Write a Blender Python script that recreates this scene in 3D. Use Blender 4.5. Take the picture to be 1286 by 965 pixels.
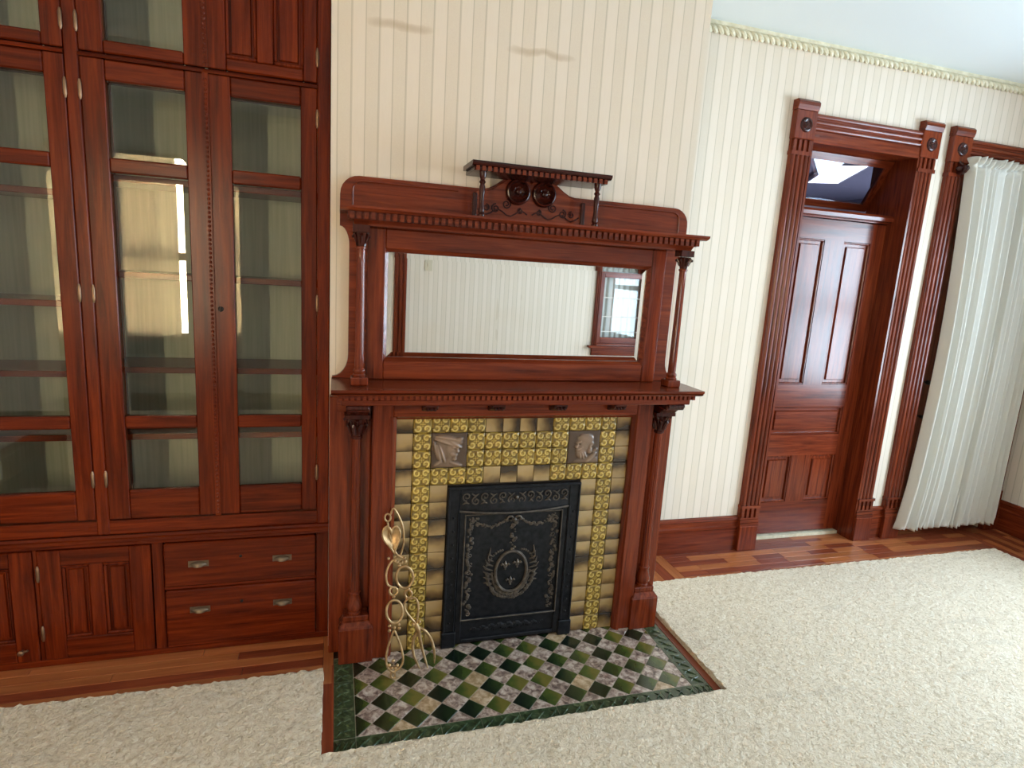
import bpy, bmesh, math, random
from mathutils import Vector, Matrix, noise
random.seed(7)
S = bpy.context.scene
COL = S.collection
for o in list(bpy.data.objects): bpy.data.objects.remove(o)

# ------------------------------------------------------------------ camera
CAM_R = ((0.95865555, -0.2778032, 0.06168401),
         (0.0068228, -0.19426243, -0.98092587),
         (0.28448723, 0.94079088, -0.18433536))      # rows: right, down, forward
CAM_C = Vector((-0.76655, -2.37477, 1.66536)); CAM_F = 750.118
cd = bpy.data.cameras.new('camera'); cam = bpy.data.objects.new('camera', cd); COL.objects.link(cam)
cd.sensor_width = 36; cd.lens = CAM_F / 1286 * 36; cd.clip_start = .05
r, d, f = (Vector(v) for v in CAM_R)
cam.matrix_world = Matrix(((r.x, -d.x, -f.x, CAM_C.x), (r.y, -d.y, -f.y, CAM_C.y), (r.z, -d.z, -f.z, CAM_C.z), (0, 0, 0, 1)))
S.camera = cam

# ------------------------------------------------------------------ light
S.view_settings.view_transform = 'Standard'; S.view_settings.look = 'None'
S.view_settings.gamma = 1; S.view_settings.use_curve_mapping = False
S.view_settings.exposure = 0.90
w = bpy.data.worlds.new('world'); S.world = w; w.use_nodes = True
bg = w.node_tree.nodes['Background']; bg.inputs[0].default_value = (.70, .85, 1, 1); bg.inputs[1].default_value = .28

def area(name, loc, direction, sx, sy, power, color=(1, 1, 1), spread=180):
    l = bpy.data.lights.new(name, 'AREA'); l.shape = 'RECTANGLE'; l.size = sx; l.size_y = sy
    l.energy = power; l.color = color; l.spread = math.radians(spread)
    o = bpy.data.objects.new(name, l); COL.objects.link(o); o.location = loc
    o.rotation_euler = Vector(direction).to_track_quat('-Z', 'Y').to_euler()
    return o
# daylight standing outside the windows of the right wall and of the wall behind the camera; rear and hall ones are added fill
area('daylight_right_window', (4.165, -1.10, 1.51), (-1, 0, 0), 1.24, 1.70, 112, (.68, .85, 1))
area('right_rear_fill', (4.165, -2.90, 1.51), (-1, 0, 0), 1.04, 1.70, 46, (.74, .88, 1))  # added fill at the made-up rear window, brightens the front wall
area('daylight_front_left', (-2.475, -4.165, 1.6), (0, 1, 0), .70, 1.64, 215, (1, .80, .54))
area('hall_fill', (6.55, 3.0, 1.5), (-1, 0, .35), 1.6, 1.6, 75, (.90, .92, 1))  # added fill without any window, lifts the hall seen past the transom

# ------------------------------------------------------------------ materials
MAT = {}
class NT:
    def __init__(s, name):
        s.m = bpy.data.materials.new(name); s.m.use_nodes = True; s.t = s.m.node_tree
        s.b = s.t.nodes['Principled BSDF']; MAT[name] = s.m
    def n(s, typ, **kw):
        nd = s.t.nodes.new(typ)
        for k, v in kw.items():
            if k in nd.inputs: nd.inputs[k].default_value = v
            else: setattr(nd, k, v)
        return nd
    def l(s, a, b): s.t.links.new(a, b)
    def math(s, op, a, b=None):
        nd = s.n('ShaderNodeMath', operation=op)
        for i, v in enumerate((a, b)):
            if v is None: continue
            if isinstance(v, (int, float)): nd.inputs[i].default_value = v
            else: s.l(v, nd.inputs[i])
        return nd.outputs[0]
    def coords(s, scale=(1, 1, 1), rnd=True, kind='Object'):
        tc = s.n('ShaderNodeTexCoord'); mp = s.n('ShaderNodeMapping'); mp.inputs['Scale'].default_value = scale
        s.l(tc.outputs[kind], mp.inputs[0])
        if rnd:
            oi = s.n('ShaderNodeObjectInfo'); c = s.n('ShaderNodeCombineXYZ')
            k = s.math('MULTIPLY', oi.outputs['Random'], 37.0)
            for i in range(3): s.l(k, c.inputs[i])
            s.l(c.outputs[0], mp.inputs['Location'])
        return mp.outputs[0]
    def noise(s, vec, scale=5, detail=3, rough=.5, dist=0):
        nd = s.n('ShaderNodeTexNoise'); nd.inputs['Scale'].default_value = scale; nd.inputs['Detail'].default_value = detail
        nd.inputs['Roughness'].default_value = rough; nd.inputs['Distortion'].default_value = dist
        s.l(vec, nd.inputs['Vector']); return nd.outputs[0]
    def ramp(s, fac, stops):
        nd = s.n('ShaderNodeValToRGB'); e = nd.color_ramp.elements
        while len(e) < len(stops): e.new(.5)
        for el, (p, c) in zip(e, stops): el.position = p; el.color = (*c, 1)
        s.l(fac, nd.inputs[0]); return nd.outputs[0]
    def mix(s, fac, a, b, mode='MIX'):
        nd = s.n('ShaderNodeMixRGB', blend_type=mode)
        for i, v in enumerate((fac, a, b)):
            if isinstance(v, (int, float)): nd.inputs[i].default_value = v
            elif isinstance(v, tuple): nd.inputs[i].default_value = (*v, 1)
            else: s.l(v, nd.inputs[i])
        return nd.outputs[0]
    def bump(s, h, strength=.2, dist=.01):
        nd = s.n('ShaderNodeBump'); nd.inputs['Strength'].default_value = strength; nd.inputs['Distance'].default_value = dist
        s.l(h, nd.inputs['Height']); s.l(nd.outputs[0], s.b.inputs['Normal'])
    def set(s, color=None, rough=None, metal=None, coat=None, spec=None):
        if color is not None:
            if isinstance(color, tuple): s.b.inputs['Base Color'].default_value = (*color, 1)
            else: s.l(color, s.b.inputs['Base Color'])
        if rough is not None: s.b.inputs['Roughness'].default_value = rough
        if metal is not None: s.b.inputs['Metallic'].default_value = metal
        if coat is not None: s.b.inputs['Coat Weight'].default_value = coat; s.b.inputs['Coat Roughness'].default_value = .12
        if spec is not None: s.b.inputs['Specular IOR Level'].default_value = spec
        return s

def srgb(r, g, b):
    return tuple(((c / 255) / 12.92 if c <= 10 else ((c / 255 + .055) / 1.055) ** 2.4) for c in (r, g, b))

def wood(name, light, mid, dark, rough=.32, coat=.25, spec=.25):
    """three materials, grain along x, y and z"""
    for ax in 'xyz':
        N = NT(name + '_' + ax)
        sc = {'x': (1.2, 22, 22), 'y': (22, 1.2, 22), 'z': (22, 22, 1.2)}[ax]
        v = N.coords(sc)
        g = N.noise(v, 2.2, 6, .62, .6)
        v2 = N.coords(tuple(k * .25 for k in sc))
        g2 = N.noise(v2, 1.6, 2, .5, .3)
        c = N.ramp(g, [(.25, dark), (.5, mid), (.78, light)])
        c = N.mix(N.math('MULTIPLY', g2, .55), c, dark)
        oi = N.n('ShaderNodeObjectInfo')
        hv = N.n('ShaderNodeHueSaturation'); N.l(c, hv.inputs['Color'])
        N.l(N.math('MULTIPLY_ADD', oi.outputs['Random'], .25), hv.inputs['Value'])
        hv.inputs['Value'].links[0].from_node.inputs[2].default_value = .88
        N.set(hv.outputs[0], rough, coat=coat, spec=spec); N.bump(g, .06, .004)
wood('mahogany', srgb(158, 72, 36), srgb(120, 48, 24), srgb(62, 21, 10), .22, 0, .36)
wood('cherry', srgb(146, 56, 18), srgb(108, 36, 10), srgb(58, 15, 5), .26, 0, .22)
wood('carved', srgb(92, 34, 21), srgb(64, 22, 14), srgb(28, 9, 6), .24, 0, .36)
wood('plank_pale', srgb(196, 128, 78), srgb(176, 104, 60), srgb(140, 76, 42), .34, .2)
wood('plank_red', srgb(160, 84, 50), srgb(136, 64, 38), srgb(100, 42, 26), .34, .2)

def wallpaper(name, axis, stains=()):
    N = NT(name)
    tc = N.n('ShaderNodeTexCoord'); sp = N.n('ShaderNodeSeparateXYZ'); N.l(tc.outputs['Object'], sp.inputs[0])
    wob = N.noise(tc.outputs['Object'], 1.3, 2)
    x = sp.outputs[axis]
    u = N.math('FRACT', N.math('MULTIPLY', N.math('ADD', x, N.math('MULTIPLY', wob, .006)), 1 / .1))
    band = N.math('GREATER_THAN', u, .47)
    u2 = N.math('FRACT', N.math('MULTIPLY', u, 2.06))
    line = N.math('LESS_THAN', N.math('ABSOLUTE', N.math('SUBTRACT', u2, .5)), .462)
    mpn = N.n('ShaderNodeMapping'); N.l(tc.outputs['Object'], mpn.inputs[0])
    mpn.inputs['Scale'].default_value = (1, 1, .12)
    fine = N.noise(mpn.outputs[0], 160, 2)
    age = N.noise(tc.outputs['Object'], 1.1, 4, .6)
    a, b = srgb(231, 218, 204), srgb(223, 209, 194)
    c = N.mix(band, a, b)
    dots = N.n('ShaderNodeTexVoronoi'); dots.inputs['Scale'].default_value = 190; N.l(tc.outputs['Object'], dots.inputs['Vector'])
    c = N.mix(N.math('MULTIPLY', N.math('MULTIPLY', band, dots.outputs[0]), .25), c, srgb(240, 232, 212))
    c = N.mix(N.math('MULTIPLY', N.math('SUBTRACT', 1.0, line), .42), c, srgb(150, 138, 112))
    c = N.mix(N.math('MULTIPLY', fine, .16), c, srgb(196, 180, 150))
    c = N.mix(N.math('MULTIPLY', N.math('SUBTRACT', age, .42), .7), c, srgb(208, 184, 152))
    st = N.noise(mpn.outputs[0], 7, 3, .7)
    c = N.mix(N.math('MULTIPLY', N.math('GREATER_THAN', st, .71), .22), c, srgb(176, 152, 112))
    for (sx, sz, wx, wz) in stains:                        # water marks left on the paper
        wv = N.noise(tc.outputs['Object'], 9, 3)
        ex = N.math('POWER', N.math('ABSOLUTE', N.math('DIVIDE', N.math('SUBTRACT', sp.outputs[0], sx), wx)), 4.0)
        ez = N.math('POWER', N.math('ABSOLUTE', N.math('DIVIDE', N.math('SUBTRACT', N.math('ADD', sp.outputs[2], N.math('MULTIPLY', wv, .06)), sz + .03), wz)), 2.0)
        mk = N.math('SUBTRACT', 1.0, N.math('MINIMUM', 1.0, N.math('ADD', ex, ez)))
        c = N.mix(N.math('MULTIPLY', mk, .42), c, srgb(168, 138, 96))
    N.set(c, .75, spec=.25); N.bump(fine, .08, .002)
wallpaper('wallpaper_x', 0); wallpaper('wallpaper_chimney', 0, ((-.53, 2.54, .13, .022), (.03, 2.53, .15, .018))); wallpaper('wallpaper_y', 1)

N = NT('ceiling_paint'); N.set(srgb(226, 230, 229), .8)
N = NT('cream_paint'); N.set(N.ramp(N.noise(N.coords(), 30, 3), [(.3, srgb(206, 196, 166)), (.7, srgb(232, 224, 198))]), .6)
N = NT('hall_paint'); N.set(srgb(158, 158, 170), .8)
N = NT('subfloor'); N.set(srgb(70, 40, 26), .7)
N = NT('sage_board'); N.set(N.ramp(N.noise(N.coords((30, 30, 1)), 3, 3), [(.3, srgb(172, 176, 156)), (.7, srgb(190, 192, 174))]), .6)

N = NT('carpet_pile')
v = N.coords(rnd=False)
n1 = N.noise(v, 72, 4, .62, .9); n2 = N.noise(v, 2.2, 4, .6)
n3 = N.noise(N.coords((1, 4, 1), rnd=False), 1.4, 3, .6)
c = N.ramp(n1, [(.28, srgb(192, 172, 143)), (.5, srgb(236, 220, 196)), (.72, srgb(250, 241, 224))])
c = N.mix(N.math('MULTIPLY', n2, .30), c, srgb(196, 178, 150))
c = N.mix(N.math('MULTIPLY', N.math('GREATER_THAN', n3, .62), .12), c, srgb(150, 140, 128))
N.set(c, .95, spec=.1); N.bump(n1, .9, .012)

def glass(name, tint=(1, 1, 1), boost=1.0):
    N = NT(name); t = N.t; t.nodes.remove(N.b)
    out = next(n for n in t.nodes if n.type == 'OUTPUT_MATERIAL')
    tr = N.n('ShaderNodeBsdfTransparent'); tr.inputs[0].default_value = (*tint, 1)
    gl = N.n('ShaderNodeBsdfGlossy'); gl.inputs['Roughness'].default_value = .015
    lw = N.n('ShaderNodeLayerWeight'); lw.inputs[0].default_value = .5
    fr = N.math('ADD', N.math('MULTIPLY', N.math('POWER', lw.outputs['Facing'], 5.0), .94), .042 * boost)
    mx = N.n('ShaderNodeMixShader'); N.l(fr, mx.inputs[0])
    N.l(tr.outputs[0], mx.inputs[1]); N.l(gl.outputs[0], mx.inputs[2]); N.l(mx.outputs[0], out.inputs[0])
glass('cabinet_glass', (.90, .93, .88), 1.8)
glass('window_glass', (.95, .97, .98))
glass('transom_glass', (.66, .69, .80), 1.7)
N = NT('mirror_silver'); N.set((.90, .91, .90), .01, 1.0)
N = NT('brass'); N.set(N.ramp(N.noise(N.coords(), 40, 3), [(.3, srgb(150, 116, 76)), (.7, srgb(206, 176, 134))]), .36, .75)
N = NT('hinge_metal'); N.set(srgb(150, 118, 92), .34, .85)
N = NT('pull_metal'); N.set(srgb(120, 104, 88), .35, .8)
N = NT('dark_metal'); N.set(srgb(40, 34, 32), .4, .6)

N = NT('cast_iron'); N.set(N.ramp(N.noise(N.coords(), 45, 4), [(.3, srgb(17, 19, 25)), (.7, srgb(38, 40, 46))]), .38, .55); N.bump(N.noise(N.coords(), 160, 3), .12, .003)
N = NT('iron_rubbed'); N.set(N.ramp(N.noise(N.coords(), 40, 3), [(.3, srgb(66, 60, 56)), (.7, srgb(104, 94, 84))]), .5, .55)

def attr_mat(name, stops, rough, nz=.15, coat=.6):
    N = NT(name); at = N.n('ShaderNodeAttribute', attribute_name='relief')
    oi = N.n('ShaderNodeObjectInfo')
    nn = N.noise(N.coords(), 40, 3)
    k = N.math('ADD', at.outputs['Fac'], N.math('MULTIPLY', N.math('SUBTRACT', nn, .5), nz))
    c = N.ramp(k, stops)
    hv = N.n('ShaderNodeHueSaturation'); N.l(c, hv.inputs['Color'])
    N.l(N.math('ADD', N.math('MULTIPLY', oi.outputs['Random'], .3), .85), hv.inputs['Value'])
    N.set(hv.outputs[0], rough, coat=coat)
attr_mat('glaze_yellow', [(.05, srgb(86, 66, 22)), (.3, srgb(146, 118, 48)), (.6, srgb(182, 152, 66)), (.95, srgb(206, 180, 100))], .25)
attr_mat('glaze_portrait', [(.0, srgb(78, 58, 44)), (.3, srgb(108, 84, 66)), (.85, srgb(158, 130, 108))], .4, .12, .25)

# tan glaze running to dark brown on one side of each tile
N = NT('glaze_brown'); tc = N.n('ShaderNodeTexCoord'); sp = N.n('ShaderNodeSeparateXYZ'); N.l(tc.outputs['Generated'], sp.inputs[0])
oi = N.n('ShaderNodeObjectInfo')
k = N.math('ADD', sp.outputs[2], N.math('MULTIPLY', N.math('SUBTRACT', N.noise(N.coords(), 14, 2), .5), .9))
k = N.math('ADD', k, N.math('MULTIPLY', N.math('SUBTRACT', oi.outputs['Random'], .5), .55))
N.set(N.ramp(k, [(.02, srgb(52, 36, 20)), (.28, srgb(104, 80, 46)), (.6, srgb(158, 130, 84)), (.95, srgb(168, 142, 100))]), .22, coat=.7)
# green gradient glaze
N = NT('glaze_green'); tc = N.n('ShaderNodeTexCoord'); sp = N.n('ShaderNodeSeparateXYZ'); N.l(tc.outputs['Generated'], sp.inputs[0])
oi = N.n('ShaderNodeObjectInfo')
k = N.math('ADD', N.math('MULTIPLY', N.math('SUBTRACT', sp.outputs[0], .5), .8), oi.outputs['Random'])
k = N.math('ADD', k, N.math('MULTIPLY', N.math('SUBTRACT', N.noise(N.coords(), 25, 2), .5), .5))
N.set(N.ramp(k, [(.0, srgb(14, 26, 16)), (.4, srgb(34, 50, 24)), (.75, srgb(66, 80, 32)), (1., srgb(104, 98, 44))]), .25, coat=.5)
N = NT('glaze_pink'); oi = N.n('ShaderNodeObjectInfo')
k = N.noise(N.coords(), 42, 4, .6, .6)
c = N.ramp(k, [(.32, srgb(66, 48, 42)), (.45, srgb(136, 114, 104)), (.56, srgb(182, 164, 152)), (.7, srgb(214, 202, 190))])
c = N.mix(N.math('MULTIPLY', N.math('GREATER_THAN', oi.outputs['Random'], .82), .38), c, srgb(196, 164, 104))
N.set(c, .28, coat=.5)
N = NT('glaze_border'); k = N.noise(N.coords((1, 1, 1)), 34, 3, .6, 1.5)
N.set(N.ramp(k, [(.3, srgb(26, 40, 24)), (.55, srgb(56, 74, 46)), (.8, srgb(118, 128, 96))]), .3, coat=.5)
N = NT('grout'); N.set(srgb(150, 138, 124), .9)
N = NT('dark_grout'); N.set(srgb(56, 42, 26), .9)

N = NT('curtain_cloth'); t = N.t
N.set(srgb(240, 238, 231), .9, spec=.1); N.bump(N.noise(N.coords((1, 1, .2)), 260, 2), .1, .002)
tl = N.n('ShaderNodeBsdfTranslucent'); tl.inputs[0].default_value = (*srgb(228, 222, 206), 1)
mx = N.n('ShaderNodeMixShader'); mx.inputs[0].default_value = .35
out = next(n for n in t.nodes if n.type == 'OUTPUT_MATERIAL')
N.l(N.b.outputs[0], mx.inputs[1]); N.l(tl.outputs[0], mx.inputs[2]); N.l(mx.outputs[0], out.inputs[0])
N = NT('white_paint'); N.set(srgb(226, 222, 214), .5)
N = NT('plate_plastic'); N.set(srgb(208, 196, 172), .5)

# ------------------------------------------------------------------ mesh helpers
class MB:
    def __init__(s): s.v = []; s.f = []; s.a = None
    def add(s, vs, fs):
        o = len(s.v); s.v += [tuple(p) for p in vs]; s.f += [tuple(i + o for i in q) for q in fs]; return s
    def box(s, x0, x1, y0, y1, z0, z1):
        vs = [(x, y, z) for x in (x0, x1) for y in (y0, y1) for z in (z0, z1)]
        return s.add(vs, [(0, 1, 3, 2), (4, 6, 7, 5), (0, 4, 5, 1), (2, 3, 7, 6), (0, 2, 6, 4), (1, 5, 7, 3)])
    def frustum(s, b, t):
        """b, t = (x0,x1,y0,y1,z) lower and upper rectangles"""
        vs = []
        for (x0, x1, y0, y1, z) in (b, t): vs += [(x0, y0, z), (x1, y0, z), (x1, y1, z), (x0, y1, z)]
        return s.add(vs, [(3, 2, 1, 0), (4, 5, 6, 7), (0, 1, 5, 4), (1, 2, 6, 5), (2, 3, 7, 6), (3, 0, 4, 7)])
    def prism(s, pts, axis, d0, d1):
        """pts 2-D polygon; axis 'x': (y,z), 'y': (x,z), 'z': (x,y)"""
        def P(p, d): return {'x': (d, p[0], p[1]), 'y': (p[0], d, p[1]), 'z': (p[0], p[1], d)}[axis]
        n = len(pts); vs = [P(p, d0) for p in pts] + [P(p, d1) for p in pts]
        fs = [tuple(range(n)), tuple(range(2 * n - 1, n - 1, -1))]
        fs += [(i, i + n, (i + 1) % n + n, (i + 1) % n) for i in range(n)]
        return s.add(vs, fs)
    def lathe(s, prof, c, seg=24, axis='z', rfun=None):
        """prof: [(radius, height)]; capped"""
        vs = []; fs = []
        for (r, h) in prof:
            for k in range(seg):
                a = 2 * math.pi * k / seg; rr = r * (rfun(a, h) if rfun else 1)
                x, y = rr * math.cos(a), rr * math.sin(a)
                p = {'z': (x, y, h), 'y': (x, h, y), 'x': (h, x, y)}[axis]
                vs.append((c[0] + p[0], c[1] + p[1], c[2] + p[2]))
        m = len(prof)
        for j in range(m - 1):
            for k in range(seg):
                k2 = (k + 1) % seg; fs.append((j * seg + k, j * seg + k2, (j + 1) * seg + k2, (j + 1) * seg + k))
        fs.append(tuple(range(seg - 1, -1, -1))); fs.append(tuple(range((m - 1) * seg, m * seg)))
        return s.add(vs, fs)
    def tube(s, path, r, seg=6, closed=False, flat=1.0):
        P = [Vector(p) for p in path]; n = len(P)
        R = r if isinstance(r, (list, tuple)) else [r] * n
        vs = []; fs = []; ref = None
        for i in range(n):
            if closed: t = P[(i + 1) % n] - P[i - 1]
            else: t = P[min(i + 1, n - 1)] - P[max(i - 1, 0)]
            if t.length < 1e-9: t = Vector((0, 0, 1))
            t.normalize()
            if ref is None:
                ref = Vector((0, 1, 0)) if abs(t.y) < .9 else Vector((1, 0, 0))
            u = (ref - t * ref.dot(t)).normalized(); ref = u; b = t.cross(u)
            for k in range(seg):
                a = 2 * math.pi * k / seg
                vs.append(P[i] + u * (math.cos(a) * R[i] * flat) + b * (math.sin(a) * R[i]))
        m = n if closed else n - 1
        for i in range(m):
            j = (i + 1) % n
            for k in range(seg):
                k2 = (k + 1) % seg; fs.append((i * seg + k, i * seg + k2, j * seg + k2, j * seg + k))
        if not closed:
            fs.append(tuple(range(seg - 1, -1, -1))); fs.append(tuple(range((n - 1) * seg, n * seg)))
        return s.add(vs, fs)
    def ball(s, c, r, seg=8, sc=(1, 1, 1)):
        rings = max(4, seg // 2 + 1); vs = []; fs = []
        for j in range(1, rings):
            ph = math.pi * j / rings
            for k in range(seg):
                a = 2 * math.pi * k / seg
                vs.append((c[0] + sc[0] * r * math.sin(ph) * math.cos(a), c[1] + sc[1] * r * math.sin(ph) * math.sin(a), c[2] + sc[2] * r * math.cos(ph)))
        for j in range(rings - 2):
            for k in range(seg):
                k2 = (k + 1) % seg; fs.append((j * seg + k, (j + 1) * seg + k, (j + 1) * seg + k2, j * seg + k2))
        t = len(vs); vs += [(c[0], c[1], c[2] + sc[2] * r), (c[0], c[1], c[2] - sc[2] * r)]
        for k in range(seg):
            k2 = (k + 1) % seg; fs.append((t, k, k2)); fs.append((t + 1, (rings - 2) * seg + k2, (rings - 2) * seg + k))
        return s.add(vs, fs)
    def mesh(s, name, bevel=0, origin=True, fix=True):
        vs = s.v
        xs, ys, zs = zip(*vs)
        o = Vector(((min(xs) + max(xs)) / 2, (min(ys) + max(ys)) / 2, min(zs))) if origin else Vector()
        me = bpy.data.meshes.new(name); me.from_pydata([(x - o.x, y - o.y, z - o.z) for x, y, z in vs], [], s.f)
        if bevel or fix:
            bm = bmesh.new(); bm.from_mesh(me)
            if bevel:
                ed = [e for e in bm.edges if len(e.link_faces) == 2 and e.calc_face_angle(0) > .6]
                bmesh.ops.bevel(bm, geom=ed, offset=bevel, segments=1, affect='EDGES', profile=.5, clamp_overlap=True)
            bmesh.ops.recalc_face_normals(bm, faces=bm.faces); bm.to_mesh(me); bm.free()
        return me, o

def link(name, me, loc, mat, parent=None, smooth=False, ang=35):
    if mat and not me.materials: me.materials.append(MAT[mat])
    if smooth: me.shade_smooth(); me.set_sharp_from_angle(angle=math.radians(ang))
    o = bpy.data.objects.new(name, me); COL.objects.link(o)
    o.location = loc
    if parent: place(o, loc, parent)
    return o
def wpos(o):
    p = Vector(o.location)
    return p + wpos(o.parent) if o.parent else p
def place(o, loc, parent):
    o.parent = parent; o.location = Vector(loc) - wpos(parent)
def build(mb, name, mat, parent=None, bevel=0, smooth=False, kind=None, label=None, ang=35):
    me, o = mb.mesh(name, bevel)
    ob = link(name, me, o, mat, parent, smooth, ang)
    if kind: ob['kind'] = kind
    if label: ob['label'] = label
    return ob
def empty(name, loc, label=None, cat=None, group=None, kind=None, parent=None):
    o = bpy.data.objects.new(name, None); COL.objects.link(o); o.location = loc; o.empty_display_size = .05
    if parent: place(o, loc, parent)
    return tag(o, label, cat, group, kind)
def tag(o, label=None, cat=None, group=None, kind=None):
    for k, v in (('label', label), ('category', cat), ('group', group), ('kind', kind)):
        if v: o[k] = v
    return o
def B(*a): return MB().box(*a)
def copy_of(src, loc, parent, name=None):
    c = src.copy(); c.name = name or src.name.split('.')[0]; COL.objects.link(c); place(c, loc, parent); return c
def px_plane(u, v, y0, k):
    """point where the ray through photo pixel (u,v) meets the leaning plane y = y0 + k*z"""
    a, b = (u - 643) / CAM_F, (v - 482.5) / CAM_F
    dv = Vector(CAM_R[0]) * a + Vector(CAM_R[1]) * b + Vector(CAM_R[2])
    t = (y0 + k * CAM_C.z - CAM_C.y) / (dv.y - k * dv.z)
    return CAM_C + dv * t

XL, XR, YF, YB, ZC = -3.0, 4.0, -4.0, .66, 3.03        # room limits; YB is the door wall
YCH = .10                                                # chimney-breast face
# ------------------------------------------------------------------ room shell
floor = build(B(XL, XR, YF, 1.0, -.12, -.014), 'floor', 'subfloor', kind='structure')
tag(floor, 'hardwood strip floor around the carpet')
ceil = build(B(XL, XR, YF, 1.0, ZC, ZC + .1), 'ceiling', 'ceiling_paint', kind='structure')
build(B(-.787, .768, YCH, 1.0, 0, ZC), 'wall_chimney', 'wallpaper_chimney', kind='structure')
DX0, DX1, DZ = 1.835, 2.645, 2.515                       # door opening
WX0, WX1, WZ0, WZ1 = 3.03, 3.87, 0, 2.55                 # curtained doorway
def wall_x(name, y0, y1, x0, x1, holes, mat='wallpaper_x'):
    m = MB(); x = x0
    for (a, b, z0, z1) in sorted(holes):
        m.box(x, a, y0, y1, 0, ZC)
        if z0 > 0: m.box(a, b, y0, y1, 0, z0)
        m.box(a, b, y0, y1, z1, ZC); x = b
    m.box(x, x1, y0, y1, 0, ZC)
    return build(m, name, mat, kind='structure')
def wall_y(name, x0, x1, y0, y1, holes, mat='wallpaper_y'):
    m = MB(); y = y0
    for (a, b, z0, z1) in sorted(holes):
        m.box(x0, x1, y, a, 0, ZC)
        if z0 > 0: m.box(x0, x1, a, b, 0, z0)
        m.box(x0, x1, a, b, z1, ZC); y = b
    m.box(x0, x1, y, y1, 0, ZC)
    return build(m, name, mat, kind='structure')
wall_x('wall_back', YB, .95, .768, XR, [(DX0, DX1, 0, DZ), (WX0, WX1, WZ0, WZ1)])
RW = (-1.75, -.45, .62, 2.40)                            # right-wall window (y0,y1,z0,z1)
RW2 = (-3.45, -2.35, .62, 2.40)  # second opening, added only to bring in more light
wall_y('wall_right', XR, XR + .2, YF, .95, [RW, RW2])
wall_y('wall_left', XL - .15, XL, YF, 1.0, [])
FW = [(-2.85, -2.10, .75, 2.45), (2.21, 2.84, .87, 2.5)]  # windows in the wall behind the camera
wall_x('wall_front', YF - .2, YF, XL, XR, FW)
wall_x('wall_alcove', .56, 1.0, XL, -.787, [])
build(B(XL, -2.492, .17, .56, 0, ZC), 'wall_pier', 'wallpaper_x', kind='structure')
# dim room beyond the transom
build(B(1.0, 6.6, .95, 5.4, ZC, ZC + .1), 'ceiling_hall', 'hall_paint', kind='structure')
build(MB().box(1.0, 6.6, 5.4, 5.5, 0, ZC).box(.9, 1.0, .95, 5.5, 0, ZC).box(6.6, 6.7, .95, 5.5, 0, ZC).box(XR + .2, 6.6, .9, .95, 0, ZC), 'wall_hall', 'hall_paint', kind='structure')
build(B(1.0, 6.6, 1.0, 5.4, -.1, 0), 'floor_hall', 'subfloor', kind='structure')
# ------------------------------------------------------------------ floor planks (each its own piece)
PL = {}
def plank(x0, x1, y0, y1, along, tone):
    L, Wd = (x1 - x0, y1 - y0)
    key = (round(L, 3), round(Wd, 3), along, tone)
    if key not in PL:
        g = .0007; mb = B(-L / 2 + g, L / 2 - g, -Wd / 2 + g, Wd / 2 - g, 0, .014)
        me, _ = mb.mesh('plank', .0009); PL[key] = me
    link('plank', PL[key], ((x0 + x1) / 2, (y0 + y1) / 2, -.014), ('plank_pale_' if tone else 'plank_red_') + along, floor)
def plank_rows(x0, x1, y0, y1, along, w, lens, seed):
    rnd = random.Random(seed)
    a0, a1, b0, b1 = (x0, x1, y0, y1) if along == 'x' else (y0, y1, x0, x1)
    n = max(1, round((b1 - b0) / w)); w = (b1 - b0) / n
    for i in range(n):
        p = a0; k = 0
        first = rnd.choice(lens) * rnd.uniform(.4, 1)
        while p < a1 - 1e-4:
            L = first if k == 0 else rnd.choice(lens)
            q = min(a1, p + L)
            if a1 - q < .06: q = a1
            q = round(q, 3) if q < a1 else a1
            tone = 1 if rnd.random() < (.85 if (i % 2) else .3) else 0
            c = (b0 + i * w, b0 + (i + 1) * w)
            if along == 'x': plank(p, q, c[0], c[1], 'x', tone)
            else: plank(c[0], c[1], p, q, 'y', tone)
            p = q; k += 1
plank_rows(1.175, 3.60, .26, YB, 'x', .057, (.21, .21, .42), 3)
plank_rows(3.60, XR, -1.2, YB, 'y', .057, (.3, .42), 5)
plank_rows(.768, 1.175, .26, YB, 'y', .068, (.4,), 8)
plank_rows(-2.49, -.805, -.13, .175, 'x', .051, (.62, .9), 11)
plank_rows(-.805, -.763, -.60, .175, 'y', .042, (.8,), 12)
plank_rows(.763, .80, -.60, .26, 'y', .037, (.9,), 13)
plank_rows(.80, .90, .20, .26, 'y', .05, (.3,), 14)
plank_rows(DX0, DX1, YB, .742, 'x', .041, (.42,), 15)
plank_rows(WX0, WX1, YB, .74, 'x', .04, (.42,), 16)

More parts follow.
